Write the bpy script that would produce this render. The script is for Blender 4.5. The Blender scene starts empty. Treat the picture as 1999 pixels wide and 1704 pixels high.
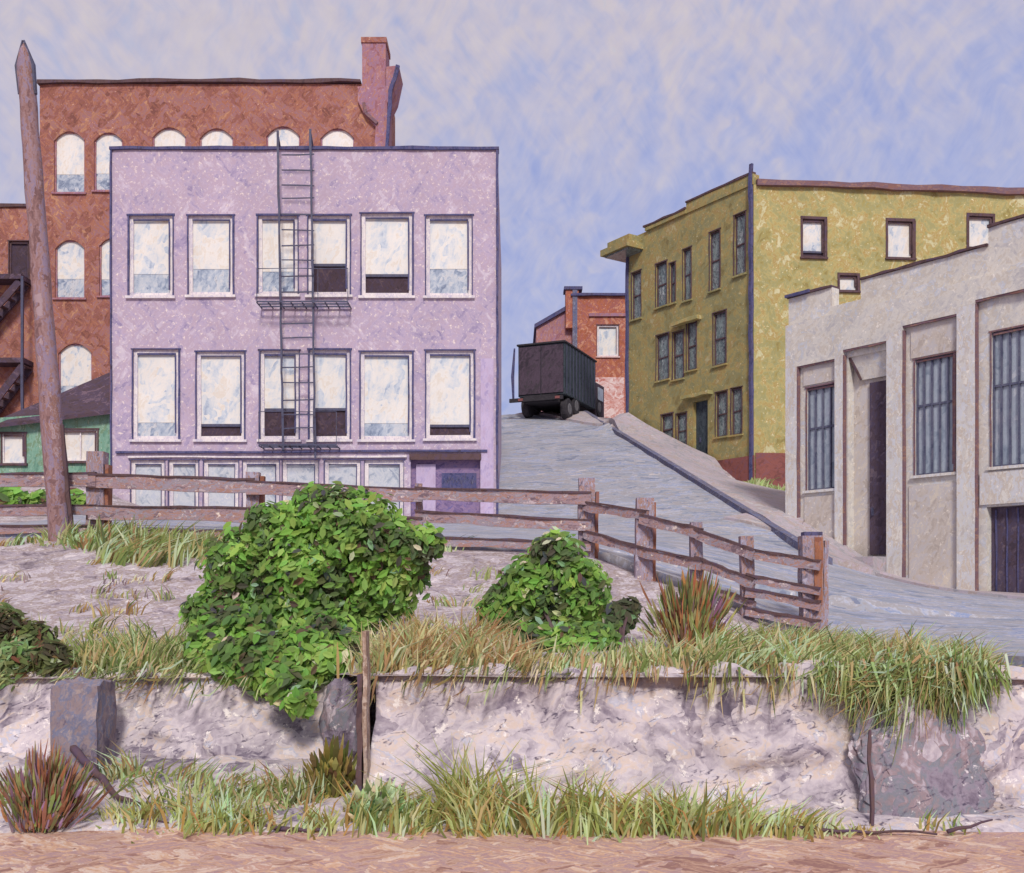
import bpy, bmesh, math, random
import numpy as np
from mathutils import Vector, noise as mnoise
R = random.Random(7)
scene = bpy.context.scene
col = scene.collection
F, CX, HY, EZ = 2000.0, 1000.0, 1150.0, 1.6      # focal length in photo pixels, principal point, eye height

# ------------------------------------------------------------------ camera
cam_d = bpy.data.cameras.new("camera"); cam = bpy.data.objects.new("camera", cam_d); col.objects.link(cam)
cam_d.sensor_width = 36; cam_d.lens = 36 * F / 1999; cam_d.shift_y = (HY - 852) / 1999
cam_d.clip_start = 0.1; cam_d.clip_end = 3000
cam.location = (0, 0, EZ); cam.rotation_euler = (math.radians(90), 0, 0)
scene.camera = cam
# ------------------------------------------------------------------ light
sun_dir = Vector((0.06, -0.78, 0.62)).normalized()
sd = bpy.data.lights.new("sun", 'SUN'); sd.energy = 1.5; sd.angle = math.radians(11.0); sd.color = (1, .96, .9)
so = bpy.data.objects.new("sun", sd); col.objects.link(so); so.location = (8, -20, 30)
so.rotation_euler = sun_dir.to_track_quat('Z', 'Y').to_euler()
scene.view_settings.view_transform = 'Standard'; scene.view_settings.look = 'None'
scene.view_settings.exposure = 0.78; scene.view_settings.gamma = 1.0
scene.cycles.max_bounces = 5; scene.cycles.diffuse_bounces = 3

def lin(c):
    return tuple(((v / 255) / 12.92 if v / 255 <= .04045 else ((v / 255 + .055) / 1.055) ** 2.4) for v in c)

class NT:
    def __init__(s, tree): s.t = tree; s.t.nodes.clear()
    def n(s, typ, **kw):
        nd = s.t.nodes.new(typ)
        for k, v in kw.items():
            if k.startswith('i_'):
                key = k[2:]; nd.inputs[int(key) if key.isdigit() else key.replace('_', ' ')].default_value = v
            else: setattr(nd, k, v)
        return nd
    def l(s, a, b): s.t.links.new(a, b)
    def math(s, op, a, b=None, clamp=False):
        m = s.n('ShaderNodeMath', operation=op, use_clamp=clamp)
        for i, v in enumerate((a, b)):
            if v is None: continue
            if hasattr(v, 'links'): s.l(v, m.inputs[i])
            else: m.inputs[i].default_value = v
        return m.outputs[0]
    def mix(s, f, a, b, mode='MIX'):
        m = s.n('ShaderNodeMix', data_type='RGBA', blend_type=mode)
        for i, v in ((0, f), (6, a), (7, b)):
            if hasattr(v, 'links'): s.l(v, m.inputs[i])
            else: m.inputs[i].default_value = v if i == 0 else (tuple(v) + (1,))[:4]
        return m.outputs[2]
    def ramp(s, fac, stops, interp='LINEAR'):
        r = s.n('ShaderNodeValToRGB'); r.color_ramp.interpolation = interp
        e = r.color_ramp.elements
        while len(e) < len(stops): e.new(.5)
        for k, (p, c) in enumerate(stops): e[k].position = p; e[k].color = tuple(c) + (1,)
        s.l(fac, r.inputs[0]); return r.outputs[0]
    def smooth(s, v, a, b):
        m = s.n('ShaderNodeMapRange', interpolation_type='SMOOTHSTEP'); s.l(v, m.inputs[0])
        m.inputs[1].default_value = a; m.inputs[2].default_value = b; return m.outputs[0]
    def strokes(s, vec, freq, stretch, ang, axis, warp=.35, fine=True):
        """value per elongated dab: dabs run two ways in patches, smaller dabs and bristle streaks over them"""
        w = s.n('ShaderNodeTexNoise', i_Scale=freq * 2.4, i_Detail=2.0); s.l(vec, w.inputs['Vector'])
        sub = s.n('ShaderNodeVectorMath', operation='SUBTRACT'); s.l(w.outputs['Color'], sub.inputs[0]); sub.inputs[1].default_value = (.5, .5, .5)
        scl = s.n('ShaderNodeVectorMath', operation='SCALE', i_Scale=warp / freq); s.l(sub.outputs[0], scl.inputs[0])
        add = s.n('ShaderNodeVectorMath', operation='ADD'); s.l(vec, add.inputs[0]); s.l(scl.outputs[0], add.inputs[1])
        mk = s.n('ShaderNodeTexNoise', i_Scale=freq * .5, i_Detail=3.0); s.l(vec, mk.inputs['Vector'])
        f = s.math('FRACT', s.math('MULTIPLY', s.math('FLOOR', s.math('MULTIPLY', mk.outputs[0], 15.0)), .618))
        an = s.math('MULTIPLY', s.math('SUBTRACT', f, .5), .55)
        if ang < 60: an = s.math('ADD', an, s.math('MULTIPLY', s.math('SUBTRACT', s.math('GREATER_THAN', f, .4), .5), 2 * math.radians(ang)))
        else: an = s.math('ADD', an, math.radians(ang))
        rot = s.n('ShaderNodeVectorRotate', rotation_type=axis); s.l(add.outputs[0], rot.inputs['Vector']); s.l(an, rot.inputs['Angle'])
        def scaled(k, st):
            m = s.n('ShaderNodeVectorMath', operation='MULTIPLY'); s.l(rot.outputs[0], m.inputs[0])
            q = freq * k; m.inputs[1].default_value = (q / st, q if axis == 'Z_AXIS' else q * .6, q if axis != 'Z_AXIS' else q * .5); return m.outputs[0]
        vals = []
        for k, st in ((1, stretch), (2.3, stretch * 1.2)):
            v = s.n('ShaderNodeTexVoronoi', feature='F1', i_Scale=1.0); s.l(scaled(k, st), v.inputs['Vector'])
            sp = s.n('ShaderNodeSeparateColor'); s.l(v.outputs['Color'], sp.inputs[0]); vals.append(sp.outputs[0])
        b = s.n('ShaderNodeTexNoise', i_Scale=1.0, i_Detail=2.0); s.l(scaled(6, 14), b.inputs['Vector'])
        o = s.math('ADD', s.math('MULTIPLY', vals[0], .42), s.math('MULTIPLY', vals[1], .3))
        o = s.math('ADD', o, s.math('MULTIPLY', mk.outputs[0], .3))
        o = s.math('ADD', o, s.math('MULTIPLY', s.math('SUBTRACT', b.outputs[0], .5), .8))
        return s.math('ADD', s.math('MULTIPLY', o, 1.1), -.06)

# ------------------------------------------------------------------ sky
world = bpy.data.worlds.new("World"); scene.world = world; world.use_nodes = True
t = NT(world.node_tree)
sky = t.n('ShaderNodeTexSky', sky_type='NISHITA'); sky.sun_disc = False
sky.sun_elevation = math.asin(sun_dir.z); sky.sun_rotation = math.atan2(sun_dir.x, sun_dir.y)
tc = t.n('ShaderNodeTexCoord'); vec = tc.outputs['Generated']
sx = t.n('ShaderNodeSeparateXYZ'); t.l(vec, sx.inputs[0])
wv = t.n('ShaderNodeTexNoise', i_Scale=9.0, i_Detail=2.0); t.l(vec, wv.inputs['Vector'])
wsc = t.n('ShaderNodeVectorMath', operation='SCALE', i_Scale=.05); t.l(wv.outputs['Color'], wsc.inputs[0])
wad = t.n('ShaderNodeVectorMath', operation='ADD'); t.l(vec, wad.inputs[0]); t.l(wsc.outputs[0], wad.inputs[1])
def streak(ang, along, across, det=3.0):
    r = t.n('ShaderNodeVectorRotate', rotation_type='Y_AXIS', i_Angle=math.radians(ang)); t.l(wad.outputs[0], r.inputs['Vector'])
    m = t.n('ShaderNodeVectorMath', operation='MULTIPLY'); t.l(r.outputs[0], m.inputs[0]); m.inputs[1].default_value = (along, along, across)
    nn = t.n('ShaderNodeTexNoise', i_Scale=1.0, i_Detail=det, i_Roughness=.6); t.l(m.outputs[0], nn.inputs['Vector']); return nn.outputs[0]
pm = t.n('ShaderNodeTexNoise', i_Scale=19.0, i_Detail=3.0); t.l(vec, pm.inputs['Vector'])
pf = t.smooth(pm.outputs[0], .46, .54)
mx_ = t.n('ShaderNodeMix', data_type='FLOAT'); t.l(pf, mx_.inputs[0]); t.l(streak(58, 24, 100), mx_.inputs[2]); t.l(streak(-50, 24, 100), mx_.inputs[3])
mx2 = t.n('ShaderNodeMix', data_type='FLOAT'); t.l(pf, mx2.inputs[0]); t.l(streak(-62, 15, 45, 2.0), mx2.inputs[2]); t.l(streak(48, 15, 45, 2.0), mx2.inputs[3])
st1 = t.smooth(t.math('ADD', t.math('MULTIPLY', mx_.outputs[0], .6), t.math('MULTIPLY', mx2.outputs[0], .4)), .2, .8)
st2 = mx2.outputs[0]
big = t.n('ShaderNodeTexNoise', i_Scale=2.2, i_Detail=2.0, i_Roughness=.5); t.l(vec, big.inputs['Vector'])
el = t.math('ADD', sx.outputs[2], t.math('MULTIPLY', t.math('SUBTRACT', big.outputs[0], .5), .14))
el = t.math('SUBTRACT', el, t.math('MULTIPLY', sx.outputs[0], .16))
el = t.math('ADD', el, t.math('MULTIPLY', t.math('SUBTRACT', st2, .5), .3))
hi = t.smooth(el, .27, .53)
blue = t.ramp(st1, [(0.0, lin((150, 162, 214))), (.35, lin((164, 172, 216))), (.65, lin((175, 179, 215))), (1.0, lin((190, 189, 211)))])
mauve = t.ramp(st1, [(0.0, lin((178, 184, 212))), (.3, lin((192, 188, 208))), (.55, lin((202, 193, 206))), (.8, lin((208, 197, 203))), (1.0, lin((194, 197, 212)))])
cl = t.mix(hi, blue, mauve)
fn = t.n('ShaderNodeTexNoise', i_Scale=60.0, i_Detail=3.0); t.l(vec, fn.inputs['Vector'])
cl = t.mix(.1, cl, t.ramp(fn.outputs[0], [(.3, lin((150, 155, 190))), (.7, lin((235, 225, 220)))]))
x10 = t.n('ShaderNodeVectorMath', operation='SCALE', i_Scale=5.9); t.l(cl, x10.inputs[0])
fin = t.mix(.93, sky.outputs[0], x10.outputs[0])
bg = t.n('ShaderNodeBackground', i_Strength=.1); t.l(fin, bg.inputs[0])
wo = t.n('ShaderNodeOutputWorld'); t.l(bg.outputs[0], wo.inputs[0])

# ------------------------------------------------------------------ materials
MATS = {}
def paint(name, cols, freq=1.6, stretch=3.2, ang=42, axis='Y_AXIS', rough=.85, fleck=None, famt=.1, bump=.25, spec=.25, var=.13, warp=.38, fscale=9, crack=None, soft=0.0, chalk=.09):
    cols = [tuple(v * (1 - chalk) + g * chalk for v, g in zip(c, (186, 178, 182))) for c in cols]
    m = bpy.data.materials.new(name); m.use_nodes = True; t = NT(m.node_tree)
    tc = t.n('ShaderNodeTexCoord'); vec = tc.outputs['Object']
    s = t.strokes(vec, freq, stretch, ang, axis, warp)
    n2 = t.n('ShaderNodeTexNoise', i_Scale=freq * 9, i_Detail=4.0, i_Roughness=.7); t.l(vec, n2.inputs['Vector'])
    f = t.math('ADD', s, t.math('MULTIPLY', t.math('SUBTRACT', n2.outputs[0], .5), .45), True)
    if soft:
        n4 = t.n('ShaderNodeTexNoise', i_Scale=freq * .9, i_Detail=4.0, i_Roughness=.6, i_Distortion=.6); t.l(vec, n4.inputs['Vector'])
        f = t.math('ADD', t.math('MULTIPLY', f, 1 - soft), t.math('MULTIPLY', t.smooth(n4.outputs[0], .3, .7), soft))
    k = len(cols)
    c = t.ramp(f, [(.12 + .76 * i / (k - 1), lin(cc)) for i, cc in enumerate(cols)])
    if crack:
        rt = t.n('ShaderNodeVectorRotate', rotation_type='Y_AXIS', i_Angle=math.radians(18)); t.l(vec, rt.inputs['Vector'])
        sc_ = t.n('ShaderNodeVectorMath', operation='MULTIPLY'); t.l(rt.outputs[0], sc_.inputs[0]); sc_.inputs[1].default_value = (1.6, 2, 5.5)
        cn = t.n('ShaderNodeTexNoise', i_Scale=1.0, i_Detail=3.0, i_Roughness=.6); t.l(sc_.outputs[0], cn.inputs['Vector'])
        ck = t.math('ABSOLUTE', t.math('SUBTRACT', cn.outputs[0], .5))
        c = t.mix(t.math('MULTIPLY', t.math('SUBTRACT', 1.0, t.smooth(ck, .0, .02)), t.smooth(n2.outputs[0], .42, .62)), c, lin(crack))
    if fleck:
        fl = t.n('ShaderNodeTexNoise', i_Scale=fscale * 1.0, i_Detail=5.0, i_Roughness=.75); t.l(vec, fl.inputs['Vector'])
        c = t.mix(t.smooth(fl.outputs[0], .68 - famt, .74 - famt * .8), c, lin(fleck))
    n3 = t.n('ShaderNodeTexNoise', i_Scale=freq * .45, i_Detail=2.0); t.l(vec, n3.inputs['Vector'])
    g = t.math('ADD', t.math('MULTIPLY', n3.outputs[0], var * 2), 1 - var)
    hv = t.n('ShaderNodeHueSaturation'); t.l(c, hv.inputs['Color']); t.l(g, hv.inputs['Value']); c = hv.outputs[0]
    b = t.n('ShaderNodeBsdfPrincipled', i_Roughness=rough); b.inputs['Specular IOR Level'].default_value = spec
    t.l(c, b.inputs['Base Color'])
    if bump:
        bp = t.n('ShaderNodeBump', i_Strength=bump, i_Distance=.03); t.l(f, bp.inputs['Height']); t.l(bp.outputs[0], b.inputs['Normal'])
    o = t.n('ShaderNodeOutputMaterial'); t.l(b.outputs[0], o.inputs[0])
    MATS[name] = m; return m

def leafmat(name, rough=.7):
    m = bpy.data.materials.new(name); m.use_nodes = True; t = NT(m.node_tree)
    a = t.n('ShaderNodeAttribute', attribute_name='col')
    b = t.n('ShaderNodeBsdfPrincipled', i_Roughness=rough); b.inputs['Specular IOR Level'].default_value = .2
    t.l(a.outputs['Color'], b.inputs['Base Color'])
    tr = t.n('ShaderNodeBsdfTranslucent'); t.l(a.outputs['Color'], tr.inputs[0])
    mx = t.n('ShaderNodeMixShader', i_0=.4); t.l(b.outputs[0], mx.inputs[1]); t.l(tr.outputs[0], mx.inputs[2])
    o = t.n('ShaderNodeOutputMaterial'); t.l(mx.outputs[0], o.inputs[0]); MATS[name] = m; return m

CREAM = (232, 216, 206)
paint('lilac', [(148, 134, 166), (170, 154, 180), (186, 168, 188), (182, 160, 176), (196, 180, 196), (208, 194, 204)], 2.2, 4.2, fleck=CREAM, famt=.125, soft=.25, chalk=.04)
paint('lilac_pale', [(170, 152, 190), (196, 178, 206), (186, 162, 190)], 3.5, 3, 80)
paint('purple_door', [(96, 80, 122), (128, 106, 146), (146, 120, 150), (110, 98, 150)], 4, 3, 30)
BR = [(116, 68, 60), (142, 86, 66), (138, 84, 82), (166, 104, 72), (146, 102, 110), (162, 108, 84), (184, 130, 96)]
paint('brick_red', BR, 2.2, 3.4, fleck=(222, 176, 150), famt=.085)
paint('brick_orange', [(150, 80, 60), (176, 98, 64), (152, 86, 86), (188, 114, 76), (196, 140, 116)], 2.2, 3.0, fleck=(225, 190, 170), famt=.1)
paint('brick_mauve', [(138, 88, 94), (158, 104, 112), (150, 114, 140), (168, 110, 92), (172, 130, 140)], 2.6, 3.0, 70, fleck=(220, 180, 170), famt=.07)
paint('brick_pale', [(188, 110, 100), (205, 150, 140), (222, 190, 186), (232, 212, 206)], 2.6, 3.0, 20)
paint('ochre', [(126, 114, 72), (148, 134, 82), (140, 138, 98), (166, 150, 92), (158, 132, 80), (176, 168, 124)], 1.8, 4.0, 54, fleck=(222, 206, 160), famt=.075, soft=.4, chalk=.05)  # street-face shade put into the colour; the sunlit copy follows
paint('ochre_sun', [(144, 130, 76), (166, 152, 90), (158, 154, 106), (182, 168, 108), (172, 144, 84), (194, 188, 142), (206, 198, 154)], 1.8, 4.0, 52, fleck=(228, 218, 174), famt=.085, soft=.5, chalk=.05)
paint('maroon', [(110, 62, 60), (138, 78, 70), (122, 76, 84)], 2.4, 2.5, 20)
paint('stucco', [(188, 184, 184), (206, 201, 194), (216, 210, 200), (202, 192, 178), (198, 201, 208), (222, 216, 208)], 2.2, 3.8, 42, fleck=(236, 228, 216), famt=.1, soft=.2, chalk=.0)
paint('stucco_trim', [(196, 188, 182), (212, 206, 196), (208, 208, 212), (202, 188, 172), (224, 218, 208)], 3.0, 4.0, 84, fleck=(236, 228, 216), famt=.1, chalk=.0)
paint('stucco_panel', [(182, 170, 160), (200, 188, 176), (194, 188, 188), (210, 198, 182)], 3.0, 4.0, 60, fleck=(230, 220, 206), famt=.1, chalk=.0)
paint('green_wood', [(92, 136, 116), (112, 158, 134), (130, 170, 148), (104, 134, 100), (150, 184, 164)], 2.6, 3, 70, fleck=(220, 220, 190), famt=.08)
paint('dark_roof', [(56, 42, 50), (76, 56, 62), (66, 52, 72), (104, 82, 94)], 3, 4, 25)
paint('dark_blue', [(50, 52, 88), (70, 72, 116), (86, 82, 118), (60, 54, 76)], 5, 4, 80)
paint('dark_brown', [(66, 48, 52), (90, 66, 64), (80, 62, 82)], 4, 4, 80)
paint('rust_edge', [(130, 88, 76), (108, 84, 98), (150, 110, 92)], 4, 4, 4)
paint('iron', [(50, 50, 72), (68, 70, 98), (58, 52, 66)], 5, 4, 80, rough=.55, spec=.4)
paint('white_frame', [(196, 188, 206), (216, 206, 212), (234, 224, 220), (240, 232, 226)], 6, 4, 85)
paint('pane', [(160, 172, 190), (192, 202, 212), (214, 216, 216), (228, 224, 216), (234, 228, 218), (224, 212, 194), (226, 224, 218)], 1.7, 2.6, 74, rough=.35, spec=.5, bump=.05, var=.12, warp=.3, soft=.35)  # pale blind tones, with sky reflection put into the colour
paint('pane_grey', [(140, 150, 168), (176, 184, 194), (204, 206, 208), (184, 190, 202), (222, 218, 212)], 2.6, 2.2, 50, rough=.35, spec=.5, bump=.05, warp=.3, soft=.35)
paint('pane_low', [(96, 108, 132), (128, 142, 164), (160, 172, 188), (186, 194, 202), (206, 206, 206), (140, 146, 158)], 2.4, 2.4, 60, rough=.3, spec=.5, bump=.05, warp=.4, soft=.3)
paint('pane_dark', [(118, 132, 148), (146, 158, 170), (168, 178, 186), (154, 162, 174), (190, 194, 198)], 2.2, 3, 84, rough=.3, spec=.5, bump=.04, soft=.4)
paint('pane_slit', [(60, 68, 78), (90, 108, 110), (142, 158, 154), (56, 52, 64), (180, 190, 186)], 4.5, 5, 88, rough=.3, spec=.5, bump=.05)
paint('void', [(48, 36, 44), (66, 48, 54), (58, 46, 66), (84, 64, 68)], 5, 4, 55)
paint('door_dark', [(58, 46, 58), (76, 60, 70), (70, 60, 82), (100, 84, 92)], 3.4, 5, 62)
paint('road', [(116, 122, 144), (140, 147, 162), (158, 160, 170), (154, 148, 148), (178, 179, 190), (126, 140, 174), (188, 180, 178)], 1.3, 5, 18, 'Z_AXIS', fleck=(214, 210, 208), famt=.07, bump=.4)
paint('pavement', [(150, 146, 152), (168, 162, 164), (182, 168, 178), (168, 150, 140), (188, 182, 184)], 2.0, 4, 60, 'Z_AXIS', fleck=(222, 210, 202), famt=.06)
paint('kerb', [(84, 88, 122), (104, 108, 138), (96, 88, 100), (130, 132, 154)], 4, 5, 70, 'Z_AXIS')
paint('dirt', [(150, 108, 98), (182, 138, 116), (204, 168, 146), (172, 136, 138), (212, 166, 130), (224, 200, 182), (196, 150, 130)], 3.6, 3.2, 30, 'Z_AXIS', fleck=(232, 216, 204), famt=.05)
paint('soil', [(108, 94, 102), (140, 126, 132), (178, 164, 170), (150, 130, 120), (202, 192, 196), (172, 158, 164), (218, 206, 204)], 3.0, 3.4, 50, 'Z_AXIS', var=.26, fleck=(230, 218, 212), famt=.09, soft=.5, bump=.6)
paint('bank', [(100, 90, 106), (134, 122, 134), (164, 152, 160), (186, 174, 180), (202, 190, 192), (206, 186, 174), (182, 180, 194), (218, 206, 204)], 2.6, 3.4, 30, var=.26, fleck=(232, 222, 216), famt=.1, bump=.7, warp=.5, crack=(92, 82, 100), soft=.34, chalk=.0)
paint('wall_shade', [(86, 76, 92), (116, 104, 118), (142, 130, 142), (122, 124, 132), (146, 126, 130), (172, 160, 168), (190, 178, 182)], 3.0, 3.4, 62, bump=.7, warp=.5, soft=.34, fleck=(220, 210, 210), famt=.08, crack=(78, 70, 88), chalk=.0)  # dark mauve palette; wall and recess shade put into the colour
paint('stone_dark', [(92, 82, 102), (118, 106, 120), (142, 124, 124), (108, 112, 138), (160, 142, 138)], 6, 3.4, 70, bump=.4, soft=.3)
paint('wood', [(110, 90, 98), (142, 116, 120), (160, 136, 144), (162, 114, 90), (152, 142, 158), (138, 126, 130), (190, 170, 172)], 6, 5, 3, fleck=(230, 212, 198), famt=.08)
paint('wood_post', [(102, 92, 106), (138, 124, 136), (160, 144, 160), (160, 114, 86), (154, 152, 174), (180, 168, 182)], 7, 5, 87, fleck=(230, 212, 198), famt=.07)
paint('wood_rust', [(128, 76, 58), (158, 98, 66), (140, 98, 96)], 6, 4, 87)
paint('pole_wood', [(112, 80, 80), (140, 104, 100), (154, 122, 122), (138, 122, 146), (136, 94, 78), (168, 142, 146)], 4, 8, 88, bump=.4)
paint('truck_back', [(46, 38, 48), (62, 50, 62), (78, 62, 78), (54, 48, 54)], 3, 3, 60)
paint('truck_side', [(44, 52, 60), (58, 68, 76), (74, 84, 90), (50, 54, 66)], 4, 5, 88, chalk=.0)
paint('tyre', [(34, 32, 36), (52, 48, 54)], 4, 2, 40)
paint('rim', [(90, 90, 96), (120, 118, 120)], 4, 2, 40)
paint('bark', [(76, 62, 62), (104, 84, 76), (90, 78, 94)], 8, 3, 80)
paint('frame_grey', [(64, 68, 92), (84, 86, 108), (100, 100, 116)], 5, 4, 86)
paint('pier_stone', [(120, 94, 80), (156, 130, 112), (190, 172, 156), (130, 108, 104)], 9, 4, 85)
leafmat('leaf'); leafmat('blade')

# ------------------------------------------------------------------ builders
def P(px, py, d): return Vector(((px - CX) / F * d, d, EZ + (HY - py) / F * d))
def tag(o, label=None, cat=None, group=None, kind=None):
    for k, v in (('label', label), ('category', cat), ('group', group), ('kind', kind)):
        if v: o[k] = v
    return o
def thing(name, label, cat, loc, group=None):
    o = bpy.data.objects.new(name, None); col.objects.link(o); o.location = loc; o.empty_display_size = .3
    return tag(o, label, cat, group)
def worldloc(o):
    v = Vector((0, 0, 0))
    while o: v = v + o.location; o = o.parent
    return v

class MB:
    def __init__(s): s.v = []; s.f = []; s.c = []
    def vert(s, p): s.v.append(Vector(p)); return len(s.v) - 1
    def face(s, pts, c=None):
        s.f.append([s.vert(p) for p in pts]); s.c.append(c)
    def hexa(s, p):        # 8 points: bottom 0-3, top 4-7
        i = [s.vert(q) for q in p]
        for f in ((0, 3, 2, 1), (4, 5, 6, 7), (0, 1, 5, 4), (1, 2, 6, 5), (2, 3, 7, 6), (3, 0, 4, 7)):
            s.f.append([i[k] for k in f]); s.c.append(None)
    def box(s, lo, hi):
        x0, y0, z0 = lo; x1, y1, z1 = hi
        s.hexa([(x0, y0, z0), (x1, y0, z0), (x1, y1, z0), (x0, y1, z0), (x0, y0, z1), (x1, y0, z1), (x1, y1, z1), (x0, y1, z1)])
    def prism(s, pts, off):   # polygon pushed along off
        a = [s.vert(p) for p in pts]; b = [s.vert(Vector(p) + off) for p in pts]; n = len(a)
        s.f.append(a); s.f.append(b[::-1]); s.c += [None, None]
        for k in range(n):
            s.f.append([a[k], b[k], b[(k + 1) % n], a[(k + 1) % n]]); s.c.append(None)
    def bar(s, p, q, w, h, up=(0, 0, 1), jit=0.0, seg=1, taper=1.0):
        """a timber from p to q; w across, h along 'up'; jit wobbles it like hand-hewn wood"""
        p, q = Vector(p), Vector(q); d = (q - p).normalized(); up = Vector(up)
        sd_ = d.cross(up)
        if sd_.length < 1e-4: sd_ = Vector((1, 0, 0))
        sd_.normalize(); u = sd_.cross(d).normalized(); rings = []
        for k in range(seg + 1):
            f = k / seg; c = p.lerp(q, f) + sd_ * R.uniform(-jit, jit) + u * R.uniform(-jit, jit)
            sc = 1 + (taper - 1) * f; a = w / 2 * sc + R.uniform(-jit, jit) * .5; b = h / 2 * sc + R.uniform(-jit, jit) * .7
            rings.append([s.vert(c + sd_ * i * a + u * j * b) for i, j in ((-1, -1), (1, -1), (1, 1), (-1, 1))])
        s._skin(rings)
    def tube(s, pts, rad, n=8):
        rings = []
        for k, p in enumerate(pts):
            p = Vector(p); a = Vector(pts[max(0, k - 1)]); b = Vector(pts[min(len(pts) - 1, k + 1)]); d = (b - a).normalized()
            x = d.cross(Vector((0, 1, 0.13))).normalized(); y = d.cross(x).normalized(); r = rad[k] if hasattr(rad, '__len__') else rad
            rings.append([s.vert(p + x * math.cos(2 * math.pi * i / n) * r + y * math.sin(2 * math.pi * i / n) * r) for i in range(n)])
        s._skin(rings)
    def _skin(s, rings):
        n = len(rings[0])
        for a, b in zip(rings, rings[1:]):
            for i in range(n): s.f.append([a[i], a[(i + 1) % n], b[(i + 1) % n], b[i]]); s.c.append(None)
        s.f.append(rings[0][::-1]); s.f.append(rings[-1]); s.c += [None, None]
    def build(s, name, mat, parent=None, origin=None, smooth=False, fix=True):
        off = worldloc(parent) if parent else Vector(origin or (0, 0, 0))
        me = bpy.data.meshes.new(name)
        me.from_pydata([tuple(v - off) for v in s.v], [], s.f)
        if any(c is not None for c in s.c):
            at = me.color_attributes.new('col', 'FLOAT_COLOR', 'CORNER'); buf = []
            for f, c in zip(s.f, s.c): buf += list(tuple(c or (.5, .5, .5)) + (1.0,)) * len(f)
            at.data.foreach_set('color', buf)
        elif fix:
            bm = bmesh.new(); bm.from_mesh(me); bmesh.ops.recalc_face_normals(bm, faces=bm.faces); bm.to_mesh(me); bm.free()
        if smooth:
            for p in me.polygons: p.use_smooth = True
        me.materials.append(MATS[mat]); me.update()
        o = bpy.data.objects.new(name, me); col.objects.link(o)
        if parent: o.parent = parent
        elif origin is not None: o.location = origin
        return o

class Wall:
    """a facade plane on the ground plan from A to B; u runs along it, n points outward"""
    def __init__(s, A, B):
        s.A = Vector((A[0], A[1], 0)); d = Vector((B[0], B[1], 0)) - s.A; s.L = d.length; s.u = d.normalized()
        s.n = Vector((s.u.y, -s.u.x, 0))
    def at(s, u, z, n=0.0): return s.A + s.u * u + s.n * n + Vector((0, 0, z))
    def pu(s, px):
        k = (px - CX) / F; return (k * s.A.y - s.A.x) / (s.u.x - k * s.u.y)
    def dep(s, px): return s.A.y + s.u.y * s.pu(px)
    def uz(s, px, py): return s.pu(px), EZ + (HY - py) / F * s.dep(px)
    def rect(s, x0, x1, y0, y1):
        xm = (x0 + x1) / 2; d = s.dep(xm)
        return s.pu(x0), s.pu(x1), EZ + (HY - y1) / F * d, EZ + (HY - y0) / F * d     # u0,u1,z0,z1
    def box(s, mb, u0, u1, z0, z1, n0, n1):
        mb.hexa([s.at(u0, z0, n1), s.at(u1, z0, n1), s.at(u1, z0, n0), s.at(u0, z0, n0), s.at(u0, z1, n1), s.at(u1, z1, n1), s.at(u1, z1, n0), s.at(u0, z1, n0)])
    def front(s, mb, u0, u1, z0, z1, holes, dep=.3, arch=()):
        us = sorted({u0, u1, *[h[0] for h in holes], *[h[1] for h in holes]}); us = [v for v in us if u0 <= v <= u1]
        zs = sorted({z0, z1, *[h[2] for h in holes], *[h[3] for h in holes]}); zs = [v for v in zs if z0 <= v <= z1]
        for a, b in zip(us, us[1:]):
            for c, d in zip(zs, zs[1:]):
                um, zm = (a + b) / 2, (c + d) / 2
                if any(h[0] < um < h[1] and h[2] < zm < h[3] for h in holes): continue
                mb.face([s.at(a, c), s.at(b, c), s.at(b, d), s.at(a, d)])
        for h in holes:
            a, b, c, d = h[:4]
            for q in (((a, c), (a, d)), ((b, c), (b, d)), ((a, c), (b, c)), ((a, d), (b, d))):
                mb.face([s.at(*q[0]), s.at(*q[1]), s.at(*q[1], -dep), s.at(*q[0], -dep)])
            if h in arch:
                r = (b - a) * .3; m = (a + b) / 2; N = 8
                pts = [(a + (b - a) * k / N, d - r * (2 * k / N - 1) ** 2) for k in range(N + 1)]
                for k in range(N):
                    (p0, q0), (p1, q1) = pts[k], pts[k + 1]
                    mb.face([s.at(p0, q0), s.at(p1, q1), s.at(p1, d), s.at(p0, d)])
                    mb.face([s.at(p0, q0), s.at(p1, q1), s.at(p1, q1, -.16), s.at(p0, q0, -.16)])
        for q in (((u0, z0), (u0, z1)), ((u1, z0), (u1, z1)), ((u0, z1), (u1, z1))):
            mb.face([s.at(*q[0]), s.at(*q[1]), s.at(*q[1], -dep), s.at(*q[0], -dep)])

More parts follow.
